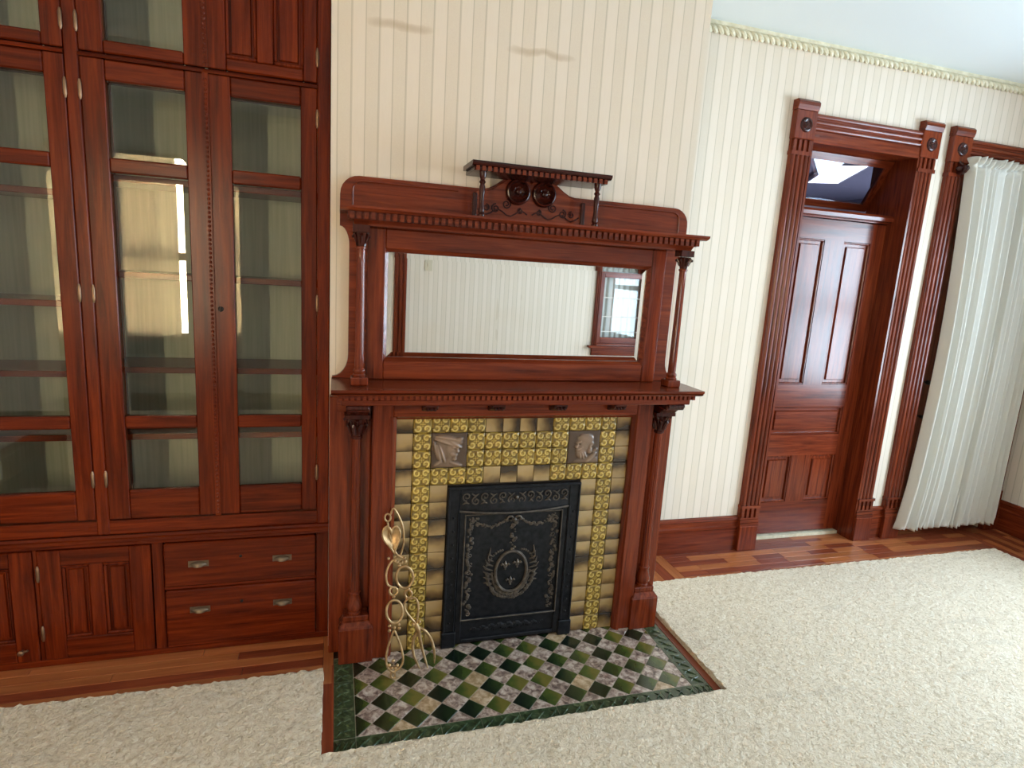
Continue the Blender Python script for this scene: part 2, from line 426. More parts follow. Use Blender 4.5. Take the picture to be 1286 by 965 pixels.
# ------------------------------------------------------------------ carpet
def carpet():
    x0, x1, y0, y1 = -2.5, 3.54, -3.6, .30
    def inside(x, y):
        if x < -.803: return y < -.085
        if x < .80: return y < -.537
        return y < .318 and x < 3.54
    vs = []; fs = []; idx = {}
    def axis(lo, hi, fine_lo, fine_hi, df, dc, must):
        a = []; p = lo
        while p < hi - 1e-6:
            a.append(p); p += df if fine_lo <= p < fine_hi else dc
        a.append(hi); a += must
        return sorted(set(round(q, 4) for q in a))
    X = axis(x0, x1, -2.1, 3.54, .0145, .05, [-.803, .80])
    Y = axis(y0, .318, -1.25, .32, .0145, .08, [-.085, -.537])
    def vert(i, j):
        if (i, j) not in idx:
            x, y = X[i], Y[j]
            h = .023 + .0055 * noise.noise((x * 50, y * 50, 0)) + .005 * noise.noise((x * 125, y * 125, 3)) + .002 * noise.noise((x * 5, y * 5, 9))
            jx = .005 * noise.noise((x * 90, y * 90, 5)); jy = .005 * noise.noise((x * 90, y * 90, 7))
            idx[i, j] = len(vs); vs.append((x + jx, y + jy, h))
        return idx[i, j]
    for i in range(len(X) - 1):
        cx = (X[i] + X[i + 1]) / 2
        for j in range(len(Y) - 1):
            if inside(cx, (Y[j] + Y[j + 1]) / 2):
                fs.append((vert(i, j), vert(i + 1, j), vert(i + 1, j + 1), vert(i, j + 1)))
    # skirts down to the boards along every open edge
    cnt = {}
    for q in fs:
        for a, b in zip(q, q[1:] + q[:1]): cnt[a, b] = cnt.get((a, b), 0) + 1
    low = {}
    for (a, b) in list(cnt):
        if (b, a) not in cnt:
            for k in (a, b):
                if k not in low: low[k] = len(vs); vs.append((vs[k][0] , vs[k][1], -.013))
            fs.append((b, a, low[a], low[b]))
    m = MB(); m.v = vs; m.f = fs
    me, o = m.mesh('carpet', 0, fix=False)
    ob = link('carpet', me, o, 'carpet_pile', None, True, 80)
    tag(ob, 'cream plush carpet cut out around the tiled hearth', 'carpet')
carpet()

# ------------------------------------------------------------------ baseboards, cornice
BASE_PROF = [(0, 0), (.022, 0), (.022, .145), (.026, .15), (.026, .165), (.016, .172), (.016, .20), (.022, .206), (.018, .222), (0, .226)]
def base_x(name, x0, x1, ywall, sgn=-1):
    m = MB().prism([(ywall + sgn * d_, z) for d_, z in BASE_PROF], 'x', x0, x1)
    return build(m, name, 'mahogany_x', kind='structure')
def base_y(name, y0, y1, xwall, sgn):
    m = MB().prism([(xwall + sgn * d_, z) for d_, z in BASE_PROF], 'y', y0, y1)
    return build(m, name, 'mahogany_y', kind='structure')
base_x('baseboard_back', .768, 1.705, YB)
base_x('baseboard_between', 2.778, 2.886, YB)
base_y('baseboard_right', YF, YB, XR, -1)
base_x('baseboard_front', XL, XR, YF, 1)
base_y('baseboard_left', YF, .17, XL, 1)

crown = empty('trim_3', (.768, YB, 2.96), kind='structure', label='cream rope-twist cornice moulding under the ceiling')
build(MB().prism([(YB, 3.008), (YB - .010, 3.008), (YB - .014, 3.016), (YB - .014, ZC), (YB, ZC)], 'x', .768, XR), 'cornice_cap', 'cream_paint', crown)
def rope(axis, a0, a1, c1, z, r=.016):
    m = MB(); n = int((a1 - a0) / .008)
    for st in range(2):
        path = []
        for i in range(n + 1):
            a = a0 + (a1 - a0) * i / n; th = i * .008 / .036 * math.pi * 2 / 2 + st * math.pi
            off = (r * .55 * math.cos(th), r * .55 * math.sin(th))
            path.append((a, c1 + off[0], z + off[1]) if axis == 'x' else (c1 + off[0], a, z + off[1]))
        m.tube(path, r * .62, 6)
    return m
build(rope('x', .768, XR, YB - .012, 2.988, .019), 'rope_moulding', 'cream_paint', crown, smooth=True, kind='stuff')
build(MB().prism([(XR, 2.96), (XR - .02, 2.96), (XR - .03, ZC), (XR, ZC)], 'y', YF, YB), 'cornice_board', 'cream_paint', crown)
build(MB().prism([(YF, 2.96), (YF + .02, 2.96), (YF + .03, ZC), (YF, ZC)], 'x', XL, XR), 'cornice_board', 'cream_paint', crown)

# ------------------------------------------------------------------ casings
def casing_set(name, label, x0, x1, w, ztop, yface=YB, mat='mahogany', sides=(0, 1), depth=.035):
    """reeded casing with rosette corner blocks and plinth blocks around the opening x0..x1"""
    y1 = yface; y0 = yface - depth
    T = empty(name, ((x0 + x1) / 2, yface, 0), label=label, kind='structure')
    zh0 = ztop - .145
    for s in sides:
        a, b = (x0 - w, x0) if s == 0 else (x1, x1 + w)
        # plinth block
        pl = MB().box(a, b, y0 - .014, y1, 0, .165)
        build(pl, 'plinth_block', mat + '_z', T, bevel=.003)
        m = MB()
        for (z0, z1, e) in ((.165, .185, .010), (.187, .207, .006), (.209, .219, .002)): m.box(a, b, y0 - e, y1, z0, z1)
        m.box(a + .002, b - .002, y0 + .012, y1, .219, .285)
        for k in range(4):
            c = a + (b - a) * (k + .5) / 4; m.box(c - .009, c + .009, y0 - .004, y0 + .014, .219, .283)
        m.box(a, b, y0 - .008, y1, .283, .300)
        build(m, 'base_moulding', mat + '_x', T)
        # reeded shaft
        m = MB(); zt = ztop - .235
        m.box(a + .006, b - .006, y0 + .010, y1, .300, zt)
        n = 4; ww = (b - a - .016) / n
        for k in range(n):
            c = a + .008 + ww * (k + .5)
            pr = [(c + ww * .45 * math.cos(t), y0 + .012 - .012 * math.sin(t)) for t in [math.pi * i / 6 for i in range(7)]]
            m.prism(pr, 'z', .300, zt)
        build(m, 'casing_board', mat + '_z', T)
        # fluted neck and corner block
        m = MB().box(a + .004, b - .004, y0 + .012, y1, zt + .022, zt + .085)
        m.box(a, b, y0 - .004, y1, zt, zt + .022)
        for k in range(4):
            c = a + (b - a) * (k + .5) / 4; m.box(c - .009, c + .009, y0 - .002, y0 + .014, zt + .022, zt + .083)
        build(m, 'neck_block', mat + '_z', T)
        zb = zt + .085
        m = MB().box(a - .003, b + .003, y0 - .008, y1, zb, ztop + .005)
        build(m, 'corner_block', mat + '_z', T, bevel=.004)
        m = MB().prism([(y1, ztop + .005), (y0 - .008, ztop + .005), (y0 - .016, ztop + .03), (y0 - .016, ztop + .048), (y0 - .004, ztop + .06), (y1, ztop + .06)], 'x', a - .003, b + .003)
        build(m, 'block_cap', mat + '_x', T)
        cx, cz, yy = (a + b) / 2, (zb + ztop) / 2 + .002, y0 - .008
        m = MB().lathe([(.001, -.008), (.006, -.012), (.012, -.008), (.016, -.003), (.022, -.004), (.030, -.010), (.036, -.008), (.040, -.002), (.042, .002)], (cx, yy, cz), 20, 'y')
        build(m, 'rosette', 'carved_x' if mat == 'mahogany' else mat + '_x', T, smooth=True)
    m = MB(); xa, xb = x0, x1
    m.box(xa, xb, y0 + .010, y1, zh0 + .012, ztop)
    for k in range(3):
        c = zh0 + .05 + (ztop - zh0 - .05) * (k + .5) / 3; hw = .0135
        pr = [(y0 + .012 - .013 * math.sin(t), c + hw * math.cos(t)) for t in [math.pi * i / 6 for i in range(7)]]
        m.prism(pr, 'x', xa, xb)
    m.box(xa, xb, y0 + .002, y1, zh0, zh0 + .048)
    build(m, 'head_board', mat + '_x', T)
    return T
dc = casing_set('trim_1', 'reeded mahogany door casing with rosette corner blocks and plinths', 1.843, 2.637, .138, 2.655)
# jamb lining of the deep doorway
build(B(DX0, 1.849, .628, .95, 0, DZ), 'jamb', 'mahogany_z', dc)
build(B(2.631, DX1, .628, .95, 0, DZ), 'jamb', 'mahogany_z', dc)
build(B(1.849, 2.631, .628, .95, 2.497, DZ), 'jamb_head', 'mahogany_x', dc)
for xa in (1.849, 2.613): build(B(xa, xa + .018, .812, .95, 0, 2.11), 'door_stop', 'mahogany_z', dc)
build(B(1.849, 2.631, .746, .95, -.013, .018), 'threshold', 'cream_paint', dc, label='pale carpeted threshold strip')
tb = MB().prism([(.745, 2.11), (.745, 2.118), (.725, 2.124), (.722, 2.145), (.735, 2.16), (.95, 2.16), (.95, 2.11)], 'x', 1.849, 2.631)
build(tb, 'transom_bar', 'mahogany_x', dc)

# ------------------------------------------------------------------ door
def raised_panel(x0, x1, z0, z1, y, mat, parent, name='panel', d=.010, marg=.030):
    """recessed field with a sloped raised centre, y = face of the surrounding frame (towards -y)"""
    yb = y + .016; m = MB()
    o = [(x0, yb, z0), (x1, yb, z0), (x1, yb, z1), (x0, yb, z1)]
    k = marg; i1 = [(x0 + k, yb, z0 + k), (x1 - k, yb, z0 + k), (x1 - k, yb, z1 - k), (x0 + k, yb, z1 - k)]
    k = marg * 1.18; i2 = [(x0 + k, yb - d, z0 + k), (x1 - k, yb - d, z0 + k), (x1 - k, yb - d, z1 - k), (x0 + k, yb - d, z1 - k)]
    bk = [(p[0], yb + .008, p[2]) for p in o]
    vs = o + i1 + i2 + bk; fs = []
    for a, b in ((0, 4), (4, 8)):
        for t in range(4): fs.append((a + t, a + (t + 1) % 4, b + (t + 1) % 4, b + t))
    fs += [(8, 9, 10, 11), (15, 14, 13, 12)] + [(12 + t, 12 + (t + 1) % 4, (t + 1) % 4, t) for t in range(4)]
    m.add(vs, fs); p = build(m, name, mat, parent)
    # moulding round the field
    mm = MB(); b = .012
    for (a0, a1, c0, c1) in ((x0, x1, z0, z0 + b), (x0, x1, z1 - b, z1), (x0, x0 + b, z0 + b, z1 - b), (x1 - b, x1, z0 + b, z1 - b)):
        mm.box(a0, a1, y + .003, yb + .002, c0, c1)
    build(mm, 'moulding', mat, p, bevel=.004)
    return p
YD = .765
door = empty('door_1', (2.24, YD, .02), kind='structure', label='closed mahogany five-panel door under a tilted transom')
dx0, dx1 = 1.853, 2.627; zt_ = 2.105
px_ = [(1.955, 2.163), (2.312, 2.523)]
def dr(n_, a, b, z0, z1, g): build(B(a, b, YD, YD + .042, z0, z1), n_, 'mahogany_' + g, door)
dr('stile', dx0, px_[0][0], .030, zt_, 'z'); dr('stile', px_[1][1], dx1, .030, zt_, 'z')
for z0, z1 in ((.030, .252), (.578, .722), (.912, 1.062), (1.982, zt_)): dr('rail', px_[0][0], px_[1][1], z0, z1, 'x')
dr('mullion', px_[0][1], px_[1][0], .252, .578, 'z'); dr('mullion', px_[0][1], px_[1][0], 1.062, 1.982, 'z')
for a, b in px_:
    raised_panel(a, b, .252, .578, YD, 'mahogany_z', door); raised_panel(a, b, 1.062, 1.982, YD, 'mahogany_z', door)
raised_panel(px_[0][0], px_[1][1], .722, .912, YD, 'mahogany_x', door)
# transom sash hinged at its head, swung into the next room
tr = empty('window_1', (2.24, .79, 2.16), kind='structure', label='tilted transom sash above the door')
def tilt(mb):
    ang = math.radians(30); c, s_ = math.cos(ang), math.sin(ang); P0 = (.785, 2.495)
    mb.v = [(x, P0[0] + (y * c - (z) * s_), P0[1] + (y * s_ + z * c)) for x, y, z in mb.v]; return mb
a, b, h = 1.852, 2.628, .335
build(tilt(B(a, b, 0, .03, -.045, 0)), 'sash_rail', 'mahogany_x', tr); build(tilt(B(a, b, 0, .03, -h, -h + .045)), 'sash_rail', 'mahogany_x', tr)
build(tilt(B(a, a + .045, 0, .03, -h + .045, -.045)), 'sash_stile', 'mahogany_z', tr); build(tilt(B(b - .045, b, 0, .03, -h + .045, -.045)), 'sash_stile', 'mahogany_z', tr)
build(tilt(B(a + .045, b - .045, .012, .016, -h + .045, -.045)), 'pane', 'transom_glass', tr)
hall_glow = empty('ceiling_light', (4.72, 3.50, ZC - .05), 'glowing strip added in the room beyond the tilted transom', 'glowing strip')  # added glowing strip, placed and turned to give the transom glass its bright patch
N = NT('glow_panel'); N.set((.9, .9, .95), .5); N.b.inputs['Emission Color'].default_value = (.88, .92, 1, 1); N.b.inputs['Emission Strength'].default_value = 6
o_ = build(B(4.55, 4.89, 2.92, 4.08, ZC - .045, ZC - .005), 'glow_face', 'glow_panel', hall_glow, bevel=.012)
o2 = build(MB().box(4.53, 4.55, 2.90, 4.10, ZC - .05, ZC).box(4.89, 4.91, 2.90, 4.10, ZC - .05, ZC).box(4.55, 4.89, 2.90, 2.92, ZC - .05, ZC).box(4.55, 4.89, 4.08, 4.10, ZC - .05, ZC), 'strip_frame', 'white_paint', hall_glow)
hall_glow.rotation_euler.z = math.radians(-30)

# ------------------------------------------------------------------ windows
def window_x(name, label, x0, x1, z0, z1, yin, sgn, mid=None, mat='mahogany', came=()):
    """window in a wall facing along y; yin = room face, sgn = +1 wall lies towards +y"""
    T = empty(name, ((x0 + x1) / 2, yin, z0), kind='structure', label=label)
    def bx(n_, a, b, ya, yb_, c, d_, g, m_=None):
        ya, yb_ = yin + sgn * ya, yin + sgn * yb_
        return build(B(a, b, min(ya, yb_), max(ya, yb_), c, d_), n_, m_ or mat + '_' + g, T, bevel=.003)
    for (a, b) in ((x0, x0 + .02), (x1 - .02, x1)): bx('jamb', a, b, 0, .18, z0, z1, 'z')
    bx('jamb_head', x0 + .02, x1 - .02, 0, .18, z1 - .02, z1, 'x'); bx('jamb_sill', x0 + .02, x1 - .02, 0, .18, z0, z0 + .02, 'x')
    mid = mid or (z0 + z1) / 2
    for (c, d_, ya) in ((z0 + .02, mid + .02, .05), (mid - .02, z1 - .02, .09)):
        bx('sash_stile', x0 + .02, x0 + .075, ya, ya + .035, c, d_, 'z'); bx('sash_stile', x1 - .075, x1 - .02, ya, ya + .035, c, d_, 'z')
        bx('sash_rail', x0 + .075, x1 - .075, ya, ya + .035, c, c + .07, 'x'); bx('sash_rail', x0 + .075, x1 - .075, ya, ya + .035, d_ - .05, d_, 'x')
        bx('pane', x0 + .075, x1 - .075, ya + .016, ya + .02, c + .07, d_ - .05, 'x', 'window_glass')
    for zc in came: bx('glazing_bar', x0 + .075, x1 - .075, .055, .066, zc - .006, zc + .006, 'x', 'white_paint')
    return T
d2 = empty('door_2', (3.45, .70, .02), kind='structure', label='closed wooden door behind the gathered cream curtain')
for a, b in ((3.032, 3.16), (3.74, 3.868)): build(B(a, b, .70, .742, .001, 2.545), 'stile', 'mahogany_z', d2)
for a, b in ((.001, .25), (.90, 1.06), (2.38, 2.545)): build(B(3.16, 3.74, .70, .742, a, b), 'rail', 'mahogany_x', d2)
for a, b in ((.25, .90), (1.06, 2.38)): raised_panel(3.16, 3.74, a, b, .70, 'mahogany_z', d2)
for zz, r_ in ((1.10, .016), (.86, .012)):
    build(MB().lathe([(.004, 0), (.005, -.022), (r_, -.028), (r_, -.042), (.005, -.048)], (3.105, .70, zz), 12, 'y'), 'door_knob', 'dark_metal', d2, smooth=True)
wc = casing_set('trim_2', 'reeded mahogany door casing beside the gathered curtain', 3.030, 3.86, .146, 2.655, sides=(0,))
build(B(3.86, 3.985, .628, YB, 0, 2.72), 'casing_board', 'mahogany_z', wc, bevel=.004)
build(MB().box(3.855, 3.985, .612, YB, 0, .165).box(3.858, 3.985, .62, YB, .165, .30), 'plinth_block', 'mahogany_z', wc, bevel=.004)
window_x('window_4', 'narrow leaded window seen in the mantel mirror', *FW[1][:2], *FW[1][2:], YF, -1, mid=1.70, came=(1.03, 1.208, 1.434))
def front_casing(name, label, x0, x1, w, z0, ztop, sides=(0, 1), head=True, sill=False):
    T = empty(name, ((x0 + x1) / 2, YF, z0), label=label, kind='structure')
    for s in sides:
        a, b = (x0 - w, x0) if s == 0 else (x1, x1 + w)
        m = MB().box(a, b, YF, YF + .024, z0, ztop)
        for k in range(3):
            c = a + w * (k + .5) / 3; m.box(c - w * .11, c + w * .11, YF + .02, YF + .034, z0, ztop)
        build(m, 'casing_board', 'mahogany_z', T, bevel=.004)
    if head: build(B(x0 - w, x1 + w, YF, YF + .03, ztop, ztop + .12), 'head_board', 'mahogany_x', T, bevel=.004)
    if sill:
        build(B(x0 - w - .05, x1 + w + .05, YF, YF + .07, z0 - .03, z0), 'sill', 'mahogany_x', T, bevel=.006)
        build(B(x0 - w, x1 + w, YF, YF + .03, z0 - .12, z0 - .03), 'apron', 'mahogany_x', T, bevel=.004)
    return T
front_casing('trim_4', 'casing of the window seen in the mantel mirror', FW[1][0], FW[1][1], .06, FW[1][2], FW[1][3], sill=True)
front_casing('trim_5', 'casing of the window behind the camera', FW[0][0], FW[0][1], .10, FW[0][2], FW[0][3], sill=True)
front_casing('trim_6', 'full height reeded pilaster seen in the mantel mirror', -.17, -.17, .13, 0, 2.6, sides=(1,), head=False)
window_x('window_5', 'window behind the camera reflected in the bookcase glass', *FW[0], YF, -1)
# right-wall windows; the rear one is made up to let in more light
for nm_, lb_, rw in (('window_3', 'bright window in the right-hand wall nearest the curtained door', RW), ('added_window', 'unseen window added in the right-hand wall to brighten the wall behind the camera', RW2)):
    T = empty(nm_, (XR, (rw[0] + rw[1]) / 2, rw[2]), kind='structure', label=lb_)
    y0, y1, z0, z1 = rw; mid = (z0 + z1) / 2
    for a, b in ((y0, y0 + .02), (y1 - .02, y1)): build(B(XR, XR + .18, a, b, z0, z1), 'jamb', 'mahogany_z', T)
    for a, b in ((z0, z0 + .02), (z1 - .02, z1)): build(B(XR, XR + .18, y0 + .02, y1 - .02, a, b), 'jamb_head', 'mahogany_y', T)
    for c, d_, xa in ((z0 + .02, mid + .02, .05), (mid - .02, z1 - .02, .09)):
        for a, b in ((y0 + .02, y0 + .075), (y1 - .075, y1 - .02)): build(B(XR + xa, XR + xa + .035, a, b, c, d_), 'sash_stile', 'mahogany_z', T, bevel=.003)
        for e, g in ((c, c + .07), (d_ - .05, d_)): build(B(XR + xa, XR + xa + .035, y0 + .075, y1 - .075, e, g), 'sash_rail', 'mahogany_y', T, bevel=.003)
        build(B(XR + xa + .016, XR + xa + .02, y0 + .075, y1 - .075, c + .07, d_ - .05), 'pane', 'window_glass', T)
    for a, b in ((y0 - .13, y0), (y1, y1 + .13)): build(B(XR - .03, XR, a, b, z0 - .1, z1), 'casing_board', 'mahogany_z', T, bevel=.004)
    build(B(XR - .03, XR, y0 - .13, y1 + .13, z1, z1 + .14), 'head_board', 'mahogany_y', T, bevel=.004)
    build(B(XR - .07, XR, y0 - .16, y1 + .16, z0 - .03, z0), 'sill', 'mahogany_y', T, bevel=.004)

# ------------------------------------------------------------------ curtains
def curtain(name, xa, xb, z0, z1, yc, folds, amp, label, cat='curtain', left=None, header=True, hem=.05, seed=1, group=None, nx=340):
    rnd = random.Random(seed); ph = [rnd.uniform(0, 6.28) for _ in range(8)]
    rows = []
    zs = [z0, z0 + .012, z0 + .028, z0 + hem, z0 + hem + .012] + [z0 + hem + .03 + (z1 - .09 - z0 - hem - .03) * i / 30 for i in range(31)]
    zs += [z1 - .075, z1 - .06, z1 - .045, z1 - .03, z1 - .012, z1]
    m = MB()
    for z in zs:
        t = (z - z0) / (z1 - z0)
        xl = xa + (left(t) if left else 0)
        for i in range(nx + 1):
            u = i / nx
            uu = u + .012 * math.sin(u * 21 + ph[0]) + .006 * math.sin(u * 47 + ph[1]) + .004 * math.sin(3 * t + u * 30 + ph[2])
            a = 2 * math.pi * folds * uu
            A = amp * (.75 + .35 * math.sin(u * 13 + ph[3]) + .25 * (1 - t))
            y = yc + A * math.sin(a + .5 * math.sin(a)) + .22 * A * math.sin(.37 * a + ph[4]) 
            if z < z0 + hem: y += .010 * math.sin(a * 2.3 + ph[5]) * (1 - (z - z0) / hem)
            if header and z > z1 - .045:                  # gathered heading above the rod
                y = yc - .012 + 1.1 * amp * math.sin(a * 1.35 + ph[6]) * (.35 + (z - z1 + .045) / .045)
            if header and z1 - .075 < z < z1 - .05: y = yc + (y - yc) * .45 - .012
            zz = z + (.010 * math.sin(a * 1.1 + ph[7]) if (header and z == z1) else 0) + (.008 * math.sin(a * 1.15 + ph[5]) if z == z0 else 0)
            m.v.append((xl + (xb - xl) * u, y, zz))
    n = nx + 1
    for j in range(len(zs) - 1):
        for i in range(nx): m.f.append((j * n + i, j * n + i + 1, (j + 1) * n + i + 1, (j + 1) * n + i))
    me, o = m.mesh(name, 0, fix=False); ob = link(name, me, o, 'curtain_cloth', None, True, 80)
    md = ob.modifiers.new('thickness', 'SOLIDIFY'); md.thickness = .0015
    return tag(ob, label, cat, group)
curtain('curtain', 2.975, 3.84, .085, 2.525, .565, 17, .026, 'full length gathered cream curtain with ruffled hem on the door wall',
        left=lambda t: (.07 * math.sin(math.pi * min(1, t * 1.0)) ** 1.0 - .02 * max(0, (.12 - t) / .12)), seed=4)
rodT = empty('curtain_rod', (3.0, .60, 2.46), 'dark curtain rod on a carved bracket above the gathered curtain', 'curtain rod')
build(MB().tube([(2.965, .600, 2.465), (3.95, .600, 2.465)], .008, 8), 'rod', 'carved_x', rodT, smooth=True)
bk = MB().prism([(.623, 2.44), (.60, 2.425), (.57, 2.44), (.552, 2.462), (.560, 2.482), (.578, 2.484), (.595, 2.49), (.623, 2.52)], 'x', 2.945, 2.967)
build(bk, 'bracket', 'carved_z', rodT, bevel=.003)
build(MB().lathe([(.004, 0), (.016, -.006), (.018, -.018), (.010, -.028), (.016, -.036), (.003, -.05)], (2.967, .600, 2.465), 14, 'x'), 'finial', 'carved_x', rodT, smooth=True)
curtain('curtain', -2.83, -2.255, .80, 2.44, YF - .02, 9, .014, 'short pleated curtain in the window behind the camera', nx=120, seed=6)
curtain('curtain', 2.24, 2.81, .90, 2.46, YF - .15, 8, .012, 'white net curtain in the window seen in the mirror', nx=90, seed=9)
build(MB().box(-.02 + .17, .06 + .17, YF, YF + .006, 1.62, 1.74).box(.18, .20, YF + .006, YF + .012, 1.665, 1.695), 'switch_plate', 'plate_plastic')
tag(bpy.data.objects['switch_plate'], 'beige light switch plate on the papered wall in the mirror', 'light switch')

# ------------------------------------------------------------------ built-in bookcase
YK = .17
bc = empty('built_in_bookcase', (-1.635, YK, 0), 'tall built-in cherry bookcase with glazed doors beside the fireplace', 'bookcase')
def bb(n_, x0, x1, y0, y1, z0, z1, g, bev=.002, par=None): return build(B(x0, x1, y0, y1, z0, z1), n_, 'cherry_' + g, par or bc, bevel=bev)
BX0, BX1 = -2.488, -.789
ZT = 2.985
bb('side_panel', BX0, BX0 + .02, YK + .03, .54, 0, ZT, 'z'); bb('side_panel', BX1 - .02, BX1, YK + .03, .54, 0, ZT, 'z')
build(B(BX0 + .02, BX1 - .02, .525, .54, .54, ZT), 'back_panel', 'sage_board', bc)
bb('partition', -1.644, -1.626, YK + .03, .525, .54, ZT, 'z')
bb('post', BX1 - .048, BX1, YK - .006, YK + .03, .548, ZT, 'z', .004); bb('post', BX0, BX0 + .048, YK - .006, YK + .03, .548, ZT, 'z', .004)
bb('post', -1.656, -1.612, YK - .004, YK + .03, .548, ZT, 'z', .005)
m = MB()
m.prism([(YK + .03, .515), (YK - .006, .515), (YK - .012, .522), (YK - .026, .526), (YK - .026, .538), (YK - .018, .541), (YK - .012, .549), (YK + .03, .549)], 'x', BX0, BX1 + .002)
build(m, 'ledge_moulding', 'cherry_x', bc)
bb('base_rail', BX0, BX1, YK, YK + .03, .549, .606, 'x')
for xa, xb in ((BX0 + .048, -1.656), (-1.612, BX1 - .048)):
    m = MB().prism([(YK + .03, 2.299), (YK - .008, 2.299), (YK - .012, 2.305), (YK - .006, 2.312), (YK + .03, 2.314)], 'x', xa, xb)
    build(m, 'divider_moulding', 'cherry_x', bc)
    bb('top_rail', xa, xb, YK, YK + .03, 2.95, ZT, 'x')
    bb('cabinet_floor', xa - .02, xb + .02, YK + .03, .525, .585, .606, 'x', 0)
    bb('cabinet_deck', xa - .02, xb + .02, YK + .03, .525, 2.294, 2.318, 'x', 0)
SH = {0: (.93, 1.185, 1.455, 1.86), 1: (.93, 1.205, 1.575, 1.93)}
for k, (xa, xb) in enumerate(((BX0 + .02, -1.644), (-1.626, BX1 - .02))):
    for z in SH[k]: bb('shelf', xa, xb, .27, .525, z - .024, z, 'x', .002)
def hinge(x, z, par, h=.050):
    build(MB().lathe([(.003, -h / 2 - .008), (.005, -h / 2), (.0062, -h / 2 + .004), (.0062, h / 2 - .004), (.005, h / 2), (.003, h / 2 + .008)], (x, YK - .008, z), 10), 'hinge', 'hinge_metal', par, smooth=True)
def pane(x0, x1, z0, z1, y, par):
    """bevelled plate: flat centre with a sloped border"""
    b = .020; t = .0022; e = .004
    O = [(x0 - e, y + t, z0 - e), (x1 + e, y + t, z0 - e), (x1 + e, y + t, z1 + e), (x0 - e, y + t, z1 + e)]
    I = [(x0 + b, y, z0 + b), (x1 - b, y, z0 + b), (x1 - b, y, z1 - b), (x0 + b, y, z1 - b)]
    m = MB().add(O + I, [(i, (i + 1) % 4, 4 + (i + 1) % 4, 4 + i) for i in range(4)] + [(4, 5, 6, 7)])
    return build(m, 'pane', 'cabinet_glass', par)
def gdoor(x0, x1, gx0, gx1, hside):
    z0, z1 = .613, 2.298; rows = ((.73, .98), (1.03, 1.925), (1.975, 2.23)); ya, yb = YK - .004, YK + .024
    D = empty('glazed_door', ((x0 + x1) / 2, YK, z0), parent=bc)
    for a, b in ((x0, gx0), (gx1, x1)): build(B(a, b, ya, yb, z0, z1), 'stile', 'cherry_z', D, bevel=.003)
    zz = [z0] + [q for rr in rows for q in rr] + [z1]
    for k in range(0, 8, 2): build(B(gx0, gx1, ya, yb, zz[k], zz[k + 1]), 'rail', 'cherry_x', D, bevel=.005)
    for rr in rows: pane(gx0, gx1, *rr, YK + .010, D)
    hx = x0 - .001 if hside == 0 else x1 + .001
    for z in (.781, 1.493, 2.19): hinge(hx, z, D)
    return D
D_A = gdoor(-2.045, -1.657, -1.970, -1.718, 1)
D_D = gdoor(-2.438, -2.052, -2.375, -2.123, 0)
D_B = gdoor(-1.611, -1.224, -1.538, -1.289, 0)
D_C = gdoor(-1.216, -.838, -1.140, -.897, 1)
def bead(x, z0, z1, par):
    m = MB().box(x - .010, x + .010, YK - .012, YK + .0, z0, z1)
    z = z0 + .012
    while z < z1 - .01: m.ball((x, YK - .012, z), .006, 6); z += .0165
    o = build(m, 'beaded_astragal', 'cherry_z', par); o['kind'] = 'stuff'
bead(-1.220, .613, 2.298, bc); bead(-2.0485, .613, 2.298, bc); bead(-1.220, 2.316, 2.95, bc); bead(-2.0485, 2.316, 2.95, bc)
def updoor(x0, x1, gx0, gx1, hside, glazed):
    z0, z1 = 2.318, 2.948; ya, yb = YK - .004, YK + .024
    D = empty('upper_cupboard_door', ((x0 + x1) / 2, YK, z0), parent=bc)
    for a, b in ((x0, gx0), (gx1, x1)): build(B(a, b, ya, yb, z0, z1), 'stile', 'cherry_z', D, bevel=.003)
    for a, b in ((z0, 2.36), (2.89, z1)): build(B(gx0, gx1, ya, yb, a, b), 'rail', 'cherry_x', D, bevel=.005)
    if glazed: pane(gx0, gx1, 2.36, 2.89, YK + .010, D)
    else:
        c = (gx0 + gx1) / 2; build(B(c - .028, c + .028, ya, yb, 2.36, 2.89), 'mullion', 'cherry_z', D, bevel=.003)
        for a, b in ((gx0, c - .028), (c + .028, gx1)): raised_panel(a, b, 2.36, 2.89, ya, 'cherry_z', D, d=.009, marg=.018)
    hx = x0 - .001 if hside == 0 else x1 + .001
    for z in (2.405, 2.86): hinge(hx, z, D)
updoor(-2.045, -1.657, -1.970, -1.718, 1, True); updoor(-2.438, -2.052, -2.375, -2.123, 0, False)
updoor(-1.611, -1.224, -1.538, -1.289, 0, True); updoor(-1.216, -.838, -1.152, -.886, 1, False)
# key escutcheon
build(MB().lathe([(.003, .002), (.010, .0), (.010, -.003), (.006, -.005)], (-1.190, YK - .004, 1.455), 12, 'y').box(-1.1915, -1.1885, YK - .016, YK - .006, 1.445, 1.463), 'escutcheon', 'dark_metal', bc)
